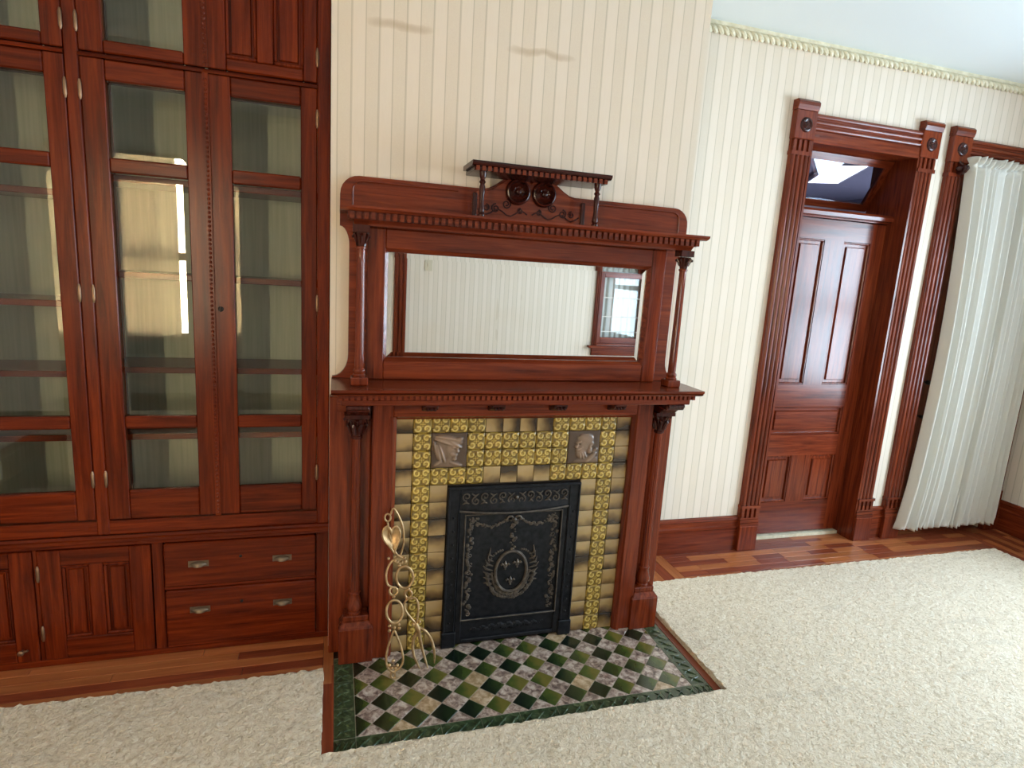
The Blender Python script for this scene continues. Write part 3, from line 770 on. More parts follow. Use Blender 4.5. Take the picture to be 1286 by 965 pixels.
# base: drawers and doors
bb('plinth', BX0, BX1, YK, YK + .03, 0, .028, 'x')
bb('top_frame_rail', BX0, BX1, YK, YK + .03, .50, .515, 'x')
for a, b in ((BX1 - .05, BX1), (-1.472, -1.432), (-1.878, -1.864), (BX0, -2.262)): bb('frame_stile', a, b, YK, YK + .03, .028, .50, 'z')
bb('frame_rail', -1.432, BX1 - .05, YK, YK + .03, .290, .304, 'x')
def drawer(z0, z1):
    x0, x1 = -1.428, -.842
    D = bb('drawer', x0, x1, YK - .012, YK + .3, z0, z1, 'x', .005)
    zc = (z0 + z1) / 2 - .006 if z0 > .2 else (z0 + z1) / 2 + .03
    for x in (-1.30, -.977):
        m = MB()
        pts = []
        for i in range(9):                               # cup pull: half shell
            t = math.pi * i / 8; pts.append((x - .036 * math.cos(t), .020 * math.sin(t)))
        ring = []
        for j in range(5):
            ph = math.pi / 2 * j / 4
            for (xx, rr) in pts: ring.append((x + (xx - x) * math.cos(ph * .55), YK - .012 - rr * math.sin(ph) * 1.0, zc + rr * math.cos(ph)))
        n = 9; fs = [(j * n + i, j * n + i + 1, (j + 1) * n + i + 1, (j + 1) * n + i) for j in range(4) for i in range(8)]
        m.add(ring, fs); m.box(x - .038, x + .038, YK - .0145, YK - .0122, zc - .004, zc + .022)
        build(m, 'cup_pull', 'pull_metal', D, smooth=True)
    build(MB().lathe([(.006, .0), (.006, -.003), (.002, -.004)], (-1.14, YK - .012, zc + .03), 10, 'y'), 'keyhole', 'dark_metal', D)
drawer(.306, .498); drawer(.032, .288)
def lowdoor(x0, x1, hside):
    z0, z1 = .032, .497; ya, yb = YK - .006, YK + .02; w_ = .075
    D = empty('cupboard_door', ((x0 + x1) / 2, YK, z0), parent=bc)
    for a, b in ((x0, x0 + w_), (x1 - w_, x1)): build(B(a, b, ya, yb, z0, z1), 'stile', 'cherry_z', D, bevel=.003)
    for a, b in ((z0, .118), (.432, z1)): build(B(x0 + w_, x1 - w_, ya, yb, a, b), 'rail', 'cherry_x', D, bevel=.003)
    c = (x0 + x1) / 2; build(B(c - .024, c + .024, ya, yb, .118, .432), 'mullion', 'cherry_z', D, bevel=.003)
    for a, b in ((x0 + w_, c - .024), (c + .024, x1 - w_)): raised_panel(a, b, .118, .432, ya, 'cherry_z', D, d=.006, marg=.02)
    hx = x0 if hside == 0 else x1
    for z in (.15, .404): hinge(hx, z, D, .05)
lowdoor(-1.862, -1.476, 0); lowdoor(-2.258, -1.880, 0)
build(MB().lathe([(.004, 0), (.004, -.012), (.010, -.016), (.011, -.022), (.005, -.027)], (-1.934, YK - .006, .085), 12, 'y').tube([(-1.934, YK - .022, .085), (-1.91, YK - .024, .094)], .004, 6), 'latch', 'hinge_metal', bc, smooth=True)

# ------------------------------------------------------------------ fireplace mantel
mt = empty('fireplace_mantel', (0, YCH, 0), 'carved mahogany fireplace mantel with mirrored overmantel and slender columns', 'mantel')
def mm(n_, mb, mat='mahogany_x', bev=0, smooth=False, par=None, kind=None): return build(mb, n_, mat, par or mt, bevel=bev, smooth=smooth, kind=kind)
YW = YCH - .001
for s in (-1, 1):
    a, b = sorted((s * .540, s * .622))
    st = mm('stile', B(a, b, -.030, YW, 0, 1.135), 'mahogany_z', .004)
    xe = s * .540
    m = MB().prism([(xe - s * .014, .0), (xe - s * .014, -.014), (xe - s * .004, -.024), (xe + s * .002, -.034), (xe + s * .014, -.034), (xe + s * .014, 0)], 'z', 0, 1.068)
    mm('edge_moulding', m, 'mahogany_z', par=st)
    a, b = sorted((s * .622, -.786 if s < 0 else .768)); mm('side_panel', B(a, b, .045, YW, 0, 1.135), 'mahogany_z', .003)
    a, b = sorted((s * .606, s * .745))
    m = MB().box(a, b, -.046, .044, 0, .160).frustum((a, b, -.046, .044, .160), (a + .018, b - .018, -.028, .044, .185)).box(a + .018, b - .018, -.028, .044, .185, .208)
    mm('plinth', m, 'mahogany_z', .003)
    cx, cy = s * .681, -.004 + .012
    # fluted column
    prof = [(.030, .208), (.030, .216), (.026, .220), (.033, .232), (.034, .246), (.028, .268), (.0235, .290), (.026, .296), (.026, .304), (.0215, .308)]
    fl = [(.0215 - .0030 * i / 10 + .0012 * math.sin(math.pi * i / 10), .320 + (.965 - .320) * i / 10) for i in range(11)]
    base = mm('column_base', MB().lathe(prof, (cx, cy, 0), 24), 'mahogany_z', smooth=True)
    mm('column_shaft', MB().lathe([(.0215, .308)] + fl + [(.0185, .972)], (cx, cy, 0), 48, rfun=lambda a, h: 1 - .10 * (abs(math.sin(6 * a)) < .55) * (.32 <= h <= .966)), 'mahogany_z', smooth=True)
    cap = MB().lathe([(.0185, .972), (.023, .975), (.023, .983), (.020, .986), (.022, 1.0), (.026, 1.02), (.030, 1.04), (.036, 1.056)], (cx, cy, 0), 32,
                     rfun=lambda a, h: 1 + (.16 * max(0, math.cos(8 * a)) if h > .99 else 0))
    for k in range(8):                                    # curling leaves
        th = 2 * math.pi * (k + .5) / 8; e = Vector((math.cos(th), math.sin(th), 0)); P0 = Vector((cx, cy, 0))
        pth = [P0 + e * r_ + Vector((0, 0, z_)) for r_, z_ in ((.022, .99), (.027, 1.01), (.034, 1.03), (.042, 1.034), (.044, 1.026))]
        cap.tube(pth, [.006, .008, .008, .006, .003], 6)
        th = 2 * math.pi * k / 8; e = Vector((math.cos(th), math.sin(th), 0))
        pth = [P0 + e * r_ + Vector((0, 0, z_)) for r_, z_ in ((.026, 1.02), (.032, 1.045), (.042, 1.058), (.049, 1.053), (.047, 1.046))]
        cap.tube(pth, [.005, .007, .007, .005, .003], 6)
    cap.box(cx - .048, cx + .048, cy - .048, min(.044, cy + .048), 1.062, 1.078)
    mm('capital', cap, 'carved_z', smooth=True)
    # shelf bracket over the column
    pr = [(.044, 1.135), (-.120, 1.135), (-.122, 1.122), (-.105, 1.112), (-.085, 1.108), (-.060, 1.090), (-.045, 1.078), (.044, 1.078)]
    m = MB().prism(pr, 'x', cx - .040, cx + .040)
    m.tube([(cx - .044, -.098, 1.118), (cx + .044, -.098, 1.118)], .013, 10)
    mm('corner_bracket', m, 'carved_y', .003)
    a, b = sorted((s * .622, s * .757)); mm('side_frieze', B(a, b, .020, .045, 1.078, 1.135), 'mahogany_x', .003)
ln = mm('lintel', B(-.540, .540, -.030, YW, 1.068, 1.135), 'mahogany_x', .003)
m = MB().prism([(.0, 1.068 - .014), (-.014, 1.054), (-.024, 1.064), (-.034, 1.070), (-.034, 1.082), (0, 1.082)], 'x', -.526, .526)
mm('edge_moulding', m, 'mahogany_x', par=ln)
for x in (-.404, -.131, .139, .412):                      # carved modillions under the shelf
    pr = [(-.030, 1.137), (-.118, 1.137), (-.118, 1.128), (-.100, 1.116), (-.075, 1.110), (-.055, 1.098), (-.030, 1.094)]
    m = MB().prism(pr, 'x', x - .026, x + .026)
    m.tube([(x - .029, -.096, 1.124), (x + .029, -.096, 1.124)], .012, 10).tube([(x - .028, -.045, 1.106), (x + .028, -.045, 1.106)], .010, 8)
    for dx in (-.014, 0, .014): m.ball((x + dx, -.112, 1.118), .008, 8)
    mm('modillion', m, 'carved_x', .002)
def dentils(x0, x1, yf, z0, z1, pitch, dep, side=None):
    m = MB(); n = int(round((x1 - x0) / pitch)); p = (x1 - x0) / n
    for i in range(n): m.box(x0 + p * i + p * .2, x0 + p * i + p * .8, yf, yf + dep, z0, z1)
    if side:
        yb = side; n2 = int((yb - yf - .01) / pitch)
        for i in range(n2):
            y = yf + .008 + pitch * (i + .4)
            m.box(x0 - .001, x0 + .012, y, y + p * .6, z0, z1); m.box(x1 - .012, x1 + .001, y, y + p * .6, z0, z1)
    return m
# main shelf
pr = [(YW, 1.186), (-.150, 1.186), (-.160, 1.190), (-.167, 1.196), (-.167, 1.205), (YW, 1.205)]
sh = mm('mantel_shelf', MB().prism(pr, 'x', -.780, .780).frustum((-.772, .772, -.158, YW, 1.182), (-.780, .780, -.165, YW, 1.188)), 'mahogany_x')
mm('cornice', MB().box(-.752, .752, -.128, YW, 1.158, 1.186).box(-.744, .744, -.120, YW, 1.135, 1.158), 'mahogany_x', .003)
mm('dentil_moulding', dentils(-.757, .757, -.142, 1.161, 1.184, .0215, .016, .05), 'mahogany_x', par=sh, kind='stuff')
# overmantel back board
L = [(.752, 1.800)]
for i in range(1, 7):
    t = math.pi / 2 * i / 6; L.append((.752 - .036 * math.sin(t) , 1.800 - .075 * (1 - math.cos(t)) - .0))
L += [(.716, 1.30)]
for i in range(1, 7):
    t = math.pi / 2 * i / 6; L.append((.716 + .061 * (1 - math.cos(t)), 1.30 - .088 * math.sin(t)))
right = L + [(.777, 1.206)]
top = [(.752, 1.915)] + [(.682 + .070 * math.cos(t), 1.918 + .070 * math.sin(t)) for t in [math.pi / 2 * i / 6 for i in range(1, 7)]]
# hump of the crest in the middle
hump = []
for i in range(25):
    u = .30 - .60 * i / 24; z = 1.988
    au = abs(u)
    if au < .20:
        z += .066 * (.5 + .5 * math.cos(math.pi * max(0, au - .06) / .14))
        if au < .03: z -= .02 * (1 - au / .03)
    hump.append((u, z))
half_r = [(x, z) for x, z in reversed(right)]             # from foot up to the shoulder
poly = half_r + top + hump
poly += [(-x, z) for x, z in reversed(top)] + [(-x, z) for x, z in right]
bbm = MB().prism(poly, 'y', .078, YW)
board = mm('back_board', bbm, 'mahogany_x', 0)
bead_path = [(-.706, .077, 1.865), (-.706, .077, 1.935)] + [(-.672 - .034 * math.cos(t), .077, 1.935 + .034 * math.sin(t)) for t in [math.pi / 2 * i / 5 for i in range(1, 6)]] + [(-.30, .077, 1.969)]
mm('bead', MB().tube(bead_path, .004, 6), 'mahogany_x', smooth=True, par=board)
mm('bead', MB().tube([(-x, y, z) for x, y, z in bead_path], .004, 6), 'mahogany_x', smooth=True, par=board)
# carved crest plate with two rosettes
cp = [(-.245, 1.865), (.245, 1.865), (.245, 1.962)] + [(u, z - .010) for u, z in hump if abs(u) < .24] + [(-.245, 1.962)]
crest = mm('crest', MB().prism(cp, 'y', .066, .079), 'mahogany_x', .002)
for s in (-1, 1):
    c = (s * .056, .066, 1.986)
    m = MB().lathe([(.052, .0), (.052, -.010), (.048, -.020), (.043, -.022), (.038, -.012), (.036, -.006), (.028, -.010), (.020, -.018), (.012, -.014), (.010, -.022), (.002, -.026)], c, 40, 'y',
                   rfun=lambda a, h: 1 + (.10 * math.cos(8 * a) if -.0195 < h < -.0095 and h not in (-.010,) else 0))
    mm('rosette', m, 'carved_x', smooth=True, par=crest)
    sc = MB()                                             # scrolling stems beside the rosettes
    for (x0, z0, r0, turn, ln_) in ((.10, 1.935, .020, 1, 1.6), (.145, 1.915, .018, -1, 1.5), (.185, 1.915, .014, 1, 1.4), (.04, 1.912, .012, -1, 1.5)):
        path = []
        for i in range(18):
            t = i / 17; a = turn * (t * ln_ * 2 * math.pi) + math.pi / 2; r_ = r0 * (1 - .75 * t)
            path.append((s * (x0 + r_ * math.cos(a)), .064, z0 + r_ * math.sin(a)))
        sc.tube(path, .0032, 5)
    sc.tube([(s * (.01 + .21 * i / 12), .064, 1.90 + .012 * math.sin(i * 1.1)) for i in range(13)], .003, 5)
    mm('scroll_carving', sc, 'carved_x', smooth=True, par=crest)
    mm('strap', B(*sorted((s * .225, s * .243)), .056, .079, 1.866, 1.968), 'carved_z', .003, par=crest)
# upper shelf
pr = [(.077, 1.845), (-.085, 1.845), (-.098, 1.849), (-.110, 1.856), (-.110, 1.864), (.077, 1.864)]
us = mm('upper_shelf', MB().prism(pr, 'x', -.753, .753), 'mahogany_x')
mm('upper_cornice', MB().box(-.716, .716, -.072, .077, 1.818, 1.846).prism([(.077, 1.800), (-.052, 1.800), (-.056, 1.806), (-.070, 1.816), (-.074, 1.819), (.077, 1.819)], 'x', -.704, .704), 'mahogany_x')
mm('dentil_moulding', dentils(-.724, .724, -.088, 1.820, 1.845, .0255, .017, .05), 'mahogany_x', par=us, kind='stuff')
# mirror frame and bevelled mirror
MX, MZ0, MZ1 = .580, 1.284, 1.724
YFm = .046
def chamf(n_, x0, x1, z0, z1, g): mm(n_, B(x0, x1, YFm, .079, z0, z1), 'mahogany_' + g, .004)
chamf('mirror_stile', -.648, -MX, 1.206, 1.800, 'z'); chamf('mirror_stile', MX, .648, 1.206, 1.800, 'z')
chamf('mirror_rail', -MX, MX, 1.206, MZ0, 'x'); chamf('mirror_rail', -MX, MX, MZ1, 1.800, 'x')
sl = MB(); q = .012
for (x0, x1, z0, z1) in ((-MX, MX, MZ0, MZ0 + q), (-MX, MX, MZ1 - q, MZ1), (-MX, -MX + q, MZ0 + q, MZ1 - q), (MX - q, MX, MZ0 + q, MZ1 - q)): pass
def slope_frame(o, i, yo, yi):
    (x0, x1, z0, z1), (u0, u1, v0, v1) = o, i
    O = [(x0, yo, z0), (x1, yo, z0), (x1, yo, z1), (x0, yo, z1)]; I = [(u0, yi, v0), (u1, yi, v0), (u1, yi, v1), (u0, yi, v1)]
    bk = [(x0, .079, z0), (x1, .079, z0), (x1, .079, z1), (x0, .079, z1)]; bi = [(u0, .079, v0), (u1, .079, v0), (u1, .079, v1), (u0, .079, v1)]
    m = MB(); vs = O + I + bk + bi
    fs = []
    for t in range(4):
        u = (t + 1) % 4; fs += [(t, u, 4 + u, 4 + t), (4 + t, 4 + u, 12 + u, 12 + t), (8 + t, 8 + u, u, t)]
    return m.add(vs, fs)
mm('mirror_moulding', slope_frame((-MX, MX, MZ0, MZ1), (-MX + q, MX - q, MZ0 + q, MZ1 - q), YFm + .004, .066), 'mahogany_x')
u0, u1, v0, v1 = -MX + q, MX - q, MZ0 + q, MZ1 - q; bv = .020
O = [(u0, .0715, v0), (u1, .0715, v0), (u1, .0715, v1), (u0, .0715, v1)]
I = [(u0 + bv, .070, v0 + bv), (u1 - bv, .070, v0 + bv), (u1 - bv, .070, v1 - bv), (u0 + bv, .070, v1 - bv)]
Bk = [(x, .0775, z) for x, y, z in O]
mm('mirror', MB().add(O + I + Bk, [(i, (i + 1) % 4, 4 + (i + 1) % 4, 4 + i) for i in range(4)] + [(4, 5, 6, 7), (11, 10, 9, 8)] + [(8 + i, 8 + (i + 1) % 4, (i + 1) % 4, i) for i in range(4)]), 'mirror_silver')
for s in (-1, 1):                                         # overmantel columns
    cx, cy = s * .677, -.050
    mm('column_block', B(cx - .032, cx + .032, cy - .032, cy + .032, 1.205, 1.236), 'mahogany_z', .004)
    m = MB().lathe([(.024, 1.236), (.025, 1.242), (.020, 1.248), (.023, 1.254), (.022, 1.262), (.0165, 1.268)] + [(.0175 - .0025 * i / 8, 1.272 + .43 * i / 8) for i in range(9)] + [(.0150, 1.712), (.019, 1.715), (.019, 1.721), (.015, 1.724)],
                   (cx, cy, 0), 40, rfun=lambda a, h: 1 - .09 * (abs(math.sin(5 * a)) < .5) * (1.27 < h < 1.704))
    mm('slender_column', m, 'mahogany_z', smooth=True)
    cap = MB().lathe([(.015, 1.724), (.017, 1.735), (.021, 1.752), (.026, 1.768), (.028, 1.772)], (cx, cy, 0), 32, rfun=lambda a, h: 1 + .14 * max(0, math.cos(6 * a)))
    P0 = Vector((cx, cy, 0))
    for k in range(6):
        th = 2 * math.pi * (k + .5) / 6; e = Vector((math.cos(th), math.sin(th), 0))
        cap.tube([P0 + e * r_ + Vector((0, 0, z_)) for r_, z_ in ((.017, 1.735), (.023, 1.752), (.031, 1.764), (.035, 1.759), (.033, 1.753))], [.004, .006, .006, .004, .002], 6)
    cap.box(cx - .030, cx + .030, cy - .026, cy + .030, 1.774, 1.800)
    mm('slender_capital', cap, 'carved_z', smooth=True)
# little top shelf on two spindles
pr = [(.077, 2.046), (-.088, 2.046), (-.096, 2.050), (-.102, 2.056), (-.102, 2.064), (.077, 2.064)]
ts = mm('top_shelf', MB().prism(pr, 'x', -.283, .283), 'carved_x')
mm('dentil_moulding', dentils(-.272, .272, -.094, 2.030, 2.047, .0225, .012), 'mahogany_x', par=ts, kind='stuff')
mm('top_shelf_rail', B(-.272, .272, -.086, .077, 2.030, 2.046), 'carved_x', .002, par=ts)
for s in (-1, 1):
    sp_ = [(.014, 1.864), (.014, 1.872), (.009, 1.876), (.013, 1.884), (.011, 1.90), (.0085, 1.92), (.0105, 1.95), (.0115, 1.975), (.008, 1.985), (.013, 1.992), (.008, 2.0), (.012, 2.010), (.014, 2.016), (.014, 2.031)]
    mm('spindle', MB().lathe(sp_, (s * .236, -.070, 0), 18), 'carved_z', smooth=True)

# ------------------------------------------------------------------ tile surround
PT = .0762; G = .0011
ts_ = empty('tile_surround', (0, 0, 0), 'glazed tile fireplace surround of yellow, brown and portrait tiles', 'tile surround')
build(MB().box(-.539, -.302, .006, YW - .001, 0, 1.067).box(.302, .539, .006, YW - .001, 0, 1.067).box(-.302, .302, .006, YW - .001, .755, 1.067), 'backing', 'dark_grout', ts_)
def relief_tile(name, size, n, hf, mat, depth):
    h = size / 2 - G; vs = []; fs = []; at = []
    for j in range(n + 1):
        for i in range(n + 1):
            u, v = -1 + 2 * i / n, -1 + 2 * j / n
            q_ = hf(u, v); ed = min(1, (1 - max(abs(u), abs(v))) * 9 + .0)
            vs.append((u * h, -q_ * depth * ed - .001 * ed, v * h + size / 2)); at.append(q_)
    k = n + 1
    for j in range(n):
        for i in range(n): fs.append((j * k + i, j * k + i + 1, (j + 1) * k + i + 1, (j + 1) * k + i))
    o = len(vs)
    rim = [i for i in range(k)] + [j * k + n for j in range(1, k)] + [n * k + i for i in range(n - 1, -1, -1)] + [j * k for j in range(n - 1, 0, -1)]
    for r_ in rim: vs.append((vs[r_][0], .007, vs[r_][2])); at.append(0)
    m_ = len(rim)
    for t in range(m_): fs.append((rim[(t + 1) % m_], rim[t], o + t, o + (t + 1) % m_))
    me = bpy.data.meshes.new(name); me.from_pydata(vs, [], fs)
    A = me.attributes.new('relief', 'FLOAT', 'POINT'); A.data.foreach_set('value', at)
    me.materials.append(MAT[mat]); me.shade_smooth(); return me
def arabesque(u, v):
    h = .12
    r_ = math.hypot(u, v)
    h = max(h, math.exp(-((r_ - .0) / .10) ** 2) * .9)
    for (cx, cy, rot) in ((.48, .48, .2), (-.48, .48, 1.77), (-.48, -.48, 3.34), (.48, -.48, 4.91)):
        dx, dy = u - cx, v - cy; d_ = math.hypot(dx, dy); a = (math.atan2(dy, dx) - rot) % (2 * math.pi)
        rad = .36 - .030 * a
        h = max(h, math.exp(-((d_ - rad) / .105) ** 2) * (1 if a < 5.3 else .35))
        h = max(h, .8 * math.exp(-(d_ / .09) ** 2))
    for a in range(4):
        th = a * math.pi / 2; dx, dy = u - .22 * math.cos(th), v - .22 * math.sin(th)
        h = max(h, .85 * math.exp(-(math.hypot(dx, dy) / .09) ** 2))
    h = max(h, .75 * math.exp(-((abs(u) - .97) / .06) ** 2) * (abs(v) < .5), .75 * math.exp(-((abs(v) - .97) / .06) ** 2) * (abs(u) < .5))
    return min(1, h)
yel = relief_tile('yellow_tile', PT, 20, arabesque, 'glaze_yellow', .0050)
def blobs(lst, base=.05):
    def hf(u, v):
        h = base
        for (cx, cy, rx, ry, rot, H, B0) in lst:
            c, s_ = math.cos(rot), math.sin(rot); dx, dy = u - cx, v - cy
            a, b = (dx * c + dy * s_) / rx, (-dx * s_ + dy * c) / ry; q_ = a * a + b * b
            if q_ < 1: h = max(h, B0 + H * math.sqrt(1 - q_)) if H > 0 else min(h, h + H * (1 - q_))
        return h
    return hf
lady = blobs([(-.05, -1.0, .85, .40, 0, .35, .1), (-.05, -.62, .20, .36, -.25, .35, .12), (.14, -.08, .36, .50, -.18, .42, .16), (.05, .10, .34, .40, 0, .46, .18),
              (-.32, .10, .42, .66, .3, .38, .10), (-.05, .62, .80, .26, -.22, .50, .20), (-.20, .46, .74, .08, -.32, .62, .32), (-.10, .72, .70, .07, -.18, .66, .32), (.30, .38, .46, .09, -.55, .62, .30), (.50, .62, .26, .14, .3, .55, .25),
              (-.58, -.20, .10, .62, .25, .55, .22), (-.76, .02, .09, .55, .25, .50, .18), (-.40, -.18, .07, .62, .35, .62, .28), (-.62, -.70, .30, .10, .6, .5, .2), (.35, -.78, .45, .09, -.35, .5, .2),
              (.47, -.04, .11, .075, -.5, .52, .30), (.44, .10, .07, .10, -.4, .5, .28), (.36, -.27, .12, .05, 0, .5, .28), (.34, -.37, .11, .045, 0, .48, .26), (.28, -.50, .15, .10, 0, .46, .22), (.16, -.20, .16, .14, 0, .50, .28),
              (.30, .09, .09, .05, -.1, -.35, 0), (.24, .20, .17, .035, -.1, .66, .38), (.42, -.19, .10, .03, 0, -.25, 0), (.18, -.46, .05, .16, .5, -.2, 0)])
man = blobs([(.20, -1.0, .90, .46, .12, .36, .1), (.52, -.62, .42, .14, .75, .5, .2), (.34, -.78, .40, .10, .7, .55, .22), (-.02, .20, .46, .58, 0, .46, .16), (.08, .50, .50, .36, 0, .46, .20), (.18, .40, .40, .42, 0, .44, .2),
             (-.16, -.34, .34, .36, .35, .50, .18), (-.40, -.16, .13, .18, .2, .46, .24), (-.49, .06, .11, .10, .5, .50, .28), (-.42, .20, .07, .12, .3, .48, .26), (-.36, .32, .20, .045, .25, .60, .34),
             (.40, .04, .10, .16, .1, .60, .28), (.42, .02, .05, .09, .1, -.3, 0), (.36, -.20, .18, .20, .3, .48, .22), (.44, .24, .16, .18, 0, .44, .2), (.70, -.20, .22, .10, .6, .42, .15), (-.30, .19, .10, .05, 0, -.35, 0),
             (-.33, -.10, .20, .055, .25, .60, .34), (-.06, -.48, .07, .26, .35, .64, .32), (-.22, -.50, .06, .22, .2, .62, .30), (.08, -.42, .06, .22, .5, .60, .28), (-.36, -.24, .09, .025, .1, -.3, 0), (-.14, .02, .14, .16, 0, .46, .24)])
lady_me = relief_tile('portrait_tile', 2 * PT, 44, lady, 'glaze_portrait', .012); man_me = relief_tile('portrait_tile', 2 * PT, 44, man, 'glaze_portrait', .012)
bt = B(-PT / 2 + G, PT / 2 - G, -.0005, .007, -PT / 2 + G, PT / 2 - G); bt_me, _ = bt.mesh('brown_tile', .0012, origin=False); bt_me.materials.append(MAT['glaze_brown'])
# shallow cushioned face for the brown tiles
def tile_at(me, name, x, z):
    o = bpy.data.objects.new(name, me); COL.objects.link(o); place(o, (x, 0, z), ts_); return o
for r_ in range(14):
    z = 1.0668 - (r_ + 1) * PT
    for c in range(14):
        x = (c - 6.5) * PT
        if r_ >= 4 and 3 <= c <= 10: continue
        k = min(c, 13 - c)
        if r_ in (1, 2) and k in (2, 3): continue
        if r_ in (0, 3): y_ = 1 <= k <= 4
        elif r_ in (1, 2): y_ = k >= 1
        else: y_ = k == 1
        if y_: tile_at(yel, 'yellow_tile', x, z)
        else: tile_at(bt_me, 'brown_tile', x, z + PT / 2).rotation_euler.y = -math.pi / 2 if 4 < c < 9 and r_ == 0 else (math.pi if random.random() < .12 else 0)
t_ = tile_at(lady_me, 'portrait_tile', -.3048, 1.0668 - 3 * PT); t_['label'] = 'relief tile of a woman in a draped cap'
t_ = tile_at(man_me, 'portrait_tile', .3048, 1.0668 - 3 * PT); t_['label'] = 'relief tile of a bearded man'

# ------------------------------------------------------------------ cast-iron insert
ins = empty('fireplace_insert', (0, 0, 0), 'black cast-iron fireplace insert with oval fleur-de-lis summer cover', 'fireplace insert')
def ii(n_, mb, mat='cast_iron', bev=0, smooth=False, par=None, kind=None): return build(mb, n_, mat, par or ins, bevel=bev, smooth=smooth, kind=kind)
for s in (-1, 1):
    a, b = sorted((s * .250, s * .303))
    pil = ii('side_pilaster', MB().box(a, b, -.014, .04, .075, .752), bev=.003)
    ii('pilaster_bead', MB().box(*sorted((s * .293, s * .302)), -.020, -.013, .075, .752).box(*sorted((s * .251, s * .258)), -.019, -.013, .075, .65), bev=.002, par=pil)
    m = MB()
    for i in range(9): m.ball((s * .275, -.014, .12 + .062 * i), .006, 6)
    ii('pilaster_studs', m, par=pil, kind='stuff', smooth=True)
    a, b = sorted((s * .244, s * .308)); ii('pilaster_foot', MB().box(a, b, -.022, .04, 0, .075), bev=.004)
ii('top_bead', MB().box(-.302, .302, -.022, .04, .742, .756), bev=.003)
# bowed frieze hood with scroll ornament
nseg = 16; m = MB(); rows = []
for (zz, pr_) in ((.742, 0), (.70, .008), (.66, .020), (.648, .022), (.641, .018)):
    for i in range(nseg + 1):
        u = -1 + 2 * i / nseg; rows.append((u * .249, -.010 - pr_ * (1 - u * u * .9), zz - (.010 * (1 - u * u) if zz < .66 else 0)))
for i in range(nseg + 1):
    u = -1 + 2 * i / nseg; rows.append((u * .249, .02, .641 - .010 * (1 - u * u)))
n = nseg + 1
m.add(rows, [(j * n + i, j * n + i + 1, (j + 1) * n + i + 1, (j + 1) * n + i) for j in range(5) for i in range(nseg)])
fz = ii('frieze', m, smooth=True)
ii('frieze_lip', MB().tube([(-.249 + .498 * i / 16, -.012 - .021 * (1 - (-1 + i / 8) ** 2 * .9), .644 - .010 * (1 - (-1 + i / 8) ** 2)) for i in range(17)], .005, 6), 'iron_rubbed', smooth=True, par=fz)
def spiral(cx, cz, r0, turns, dir_, a0, y, n=16):
    p = []
    for i in range(n):
        t = i / (n - 1); a = a0 + dir_ * turns * 2 * math.pi * t; r_ = r0 * (1 - .8 * t); p.append((cx + r_ * math.cos(a), y, cz + r_ * math.sin(a)))
    return p
m = MB()
for s in (-1, 1):
    for i in range(6):
        x = s * (.022 + .040 * i); u = abs(x) / .249; yy = -.013 - .008 * (1 - u * u * .9)
        up = 1 if i % 2 else -1
        m.tube(spiral(x, .700 + .010 * up, .020, 1.3, s * up, -up * math.pi / 2, yy), .0036, 5)
        m.tube([(x - s * .012, yy, .700 - .022 * up), (x + s * .004, yy - .003, .700 - .014 * up), (x + s * .018, yy, .700 - .024 * up)], [.002, .005, .002], 5)
m.ball((0, -.020, .700), .010, 8)
ii('frieze_scrolls', m, 'iron_rubbed', smooth=True, par=fz, kind='stuff')
# removable cover
cv = ii('cover_frame', MB().box(-.249, -.220, -.012, .03, .012, .64).box(.220, .249, -.012, .03, .012, .64).box(-.220, .220, -.012, .03, .012, .030).box(-.220, .220, -.012, .03, .114, .128).box(-.220, .220, -.012, .03, .622, .64), 'cast_iron', .003)
ii('cover_rim', MB().box(-.226, -.220, -.016, -.011, .128, .622).box(.220, .226, -.016, -.011, .128, .622).box(-.226, .226, -.016, -.011, .122, .128).box(-.226, .226, -.016, -.011, .622, .628), 'iron_rubbed', .002, par=cv)
pn = ii('cover_panel', B(-.220, .220, -.002, .03, .128, .622))
lp = ii('lower_panel', B(-.220, .220, -.002, .03, .030, .114))
YP = -.003
m = MB()
for i in range(41):
    u = -1 + i / 20; x = .17 * u; e = (1 - u * u)
    m.ball((x, YP, .072 + .006 * math.sin(i * 1.3)), .004 + .006 * e, 6, (1.2, .5, .8 + .8 * e))
ii('lower_ornament', m, 'cast_iron', smooth=True, par=lp, kind='stuff')
rnd = random.Random(3)
m = MB()                                                   # leafy side borders and top festoons
for s in (-1, 1):
    for i in range(46):
        z = .150 + .0100 * i; wob = .010 * math.sin(z * 60)
        m.ball((s * (.196 + rnd.uniform(-.016, .014)) + wob * .3, YP, z), rnd.uniform(.005, .010), 6, (1, .6, 1))
        if i % 4 == 0: m.tube(spiral(s * (.192 + .006 * math.sin(i)), z, .011, 1.0, s, i, YP - .002, 9), .0024, 4)
    for i in range(26):
        u = i / 25; x = s * (.03 + .15 * u); z = .592 - .030 * math.sin(math.pi * u)
        m.ball((x, YP, z + rnd.uniform(-.006, .006)), rnd.uniform(.004, .008), 6, (1, .6, 1))
    for i in range(10): m.ball((s * rnd.uniform(.155, .205), YP, rnd.uniform(.565, .61)), rnd.uniform(.004, .008), 6, (1, .6, 1))
ii('garland_border', m, 'iron_rubbed', smooth=True, par=pn, kind='stuff')
m = MB()                                                   # ribbon bow and drop above the medallion
for s in (-1, 1): m.tube(spiral(s * .016, .592, .018, .9, s, math.pi * (s < 0), YP - .003, 12), .005, 6)
for i in range(14): m.ball((.010 * math.sin(i * 1.7), YP - .002, .585 - .0105 * i), .007 + .003 * math.sin(i), 7, (1.2, .7, 1))
m.ball((0, YP - .004, .592), .010, 8)
ii('ribbon_drop', m, 'iron_rubbed', smooth=True, par=pn)
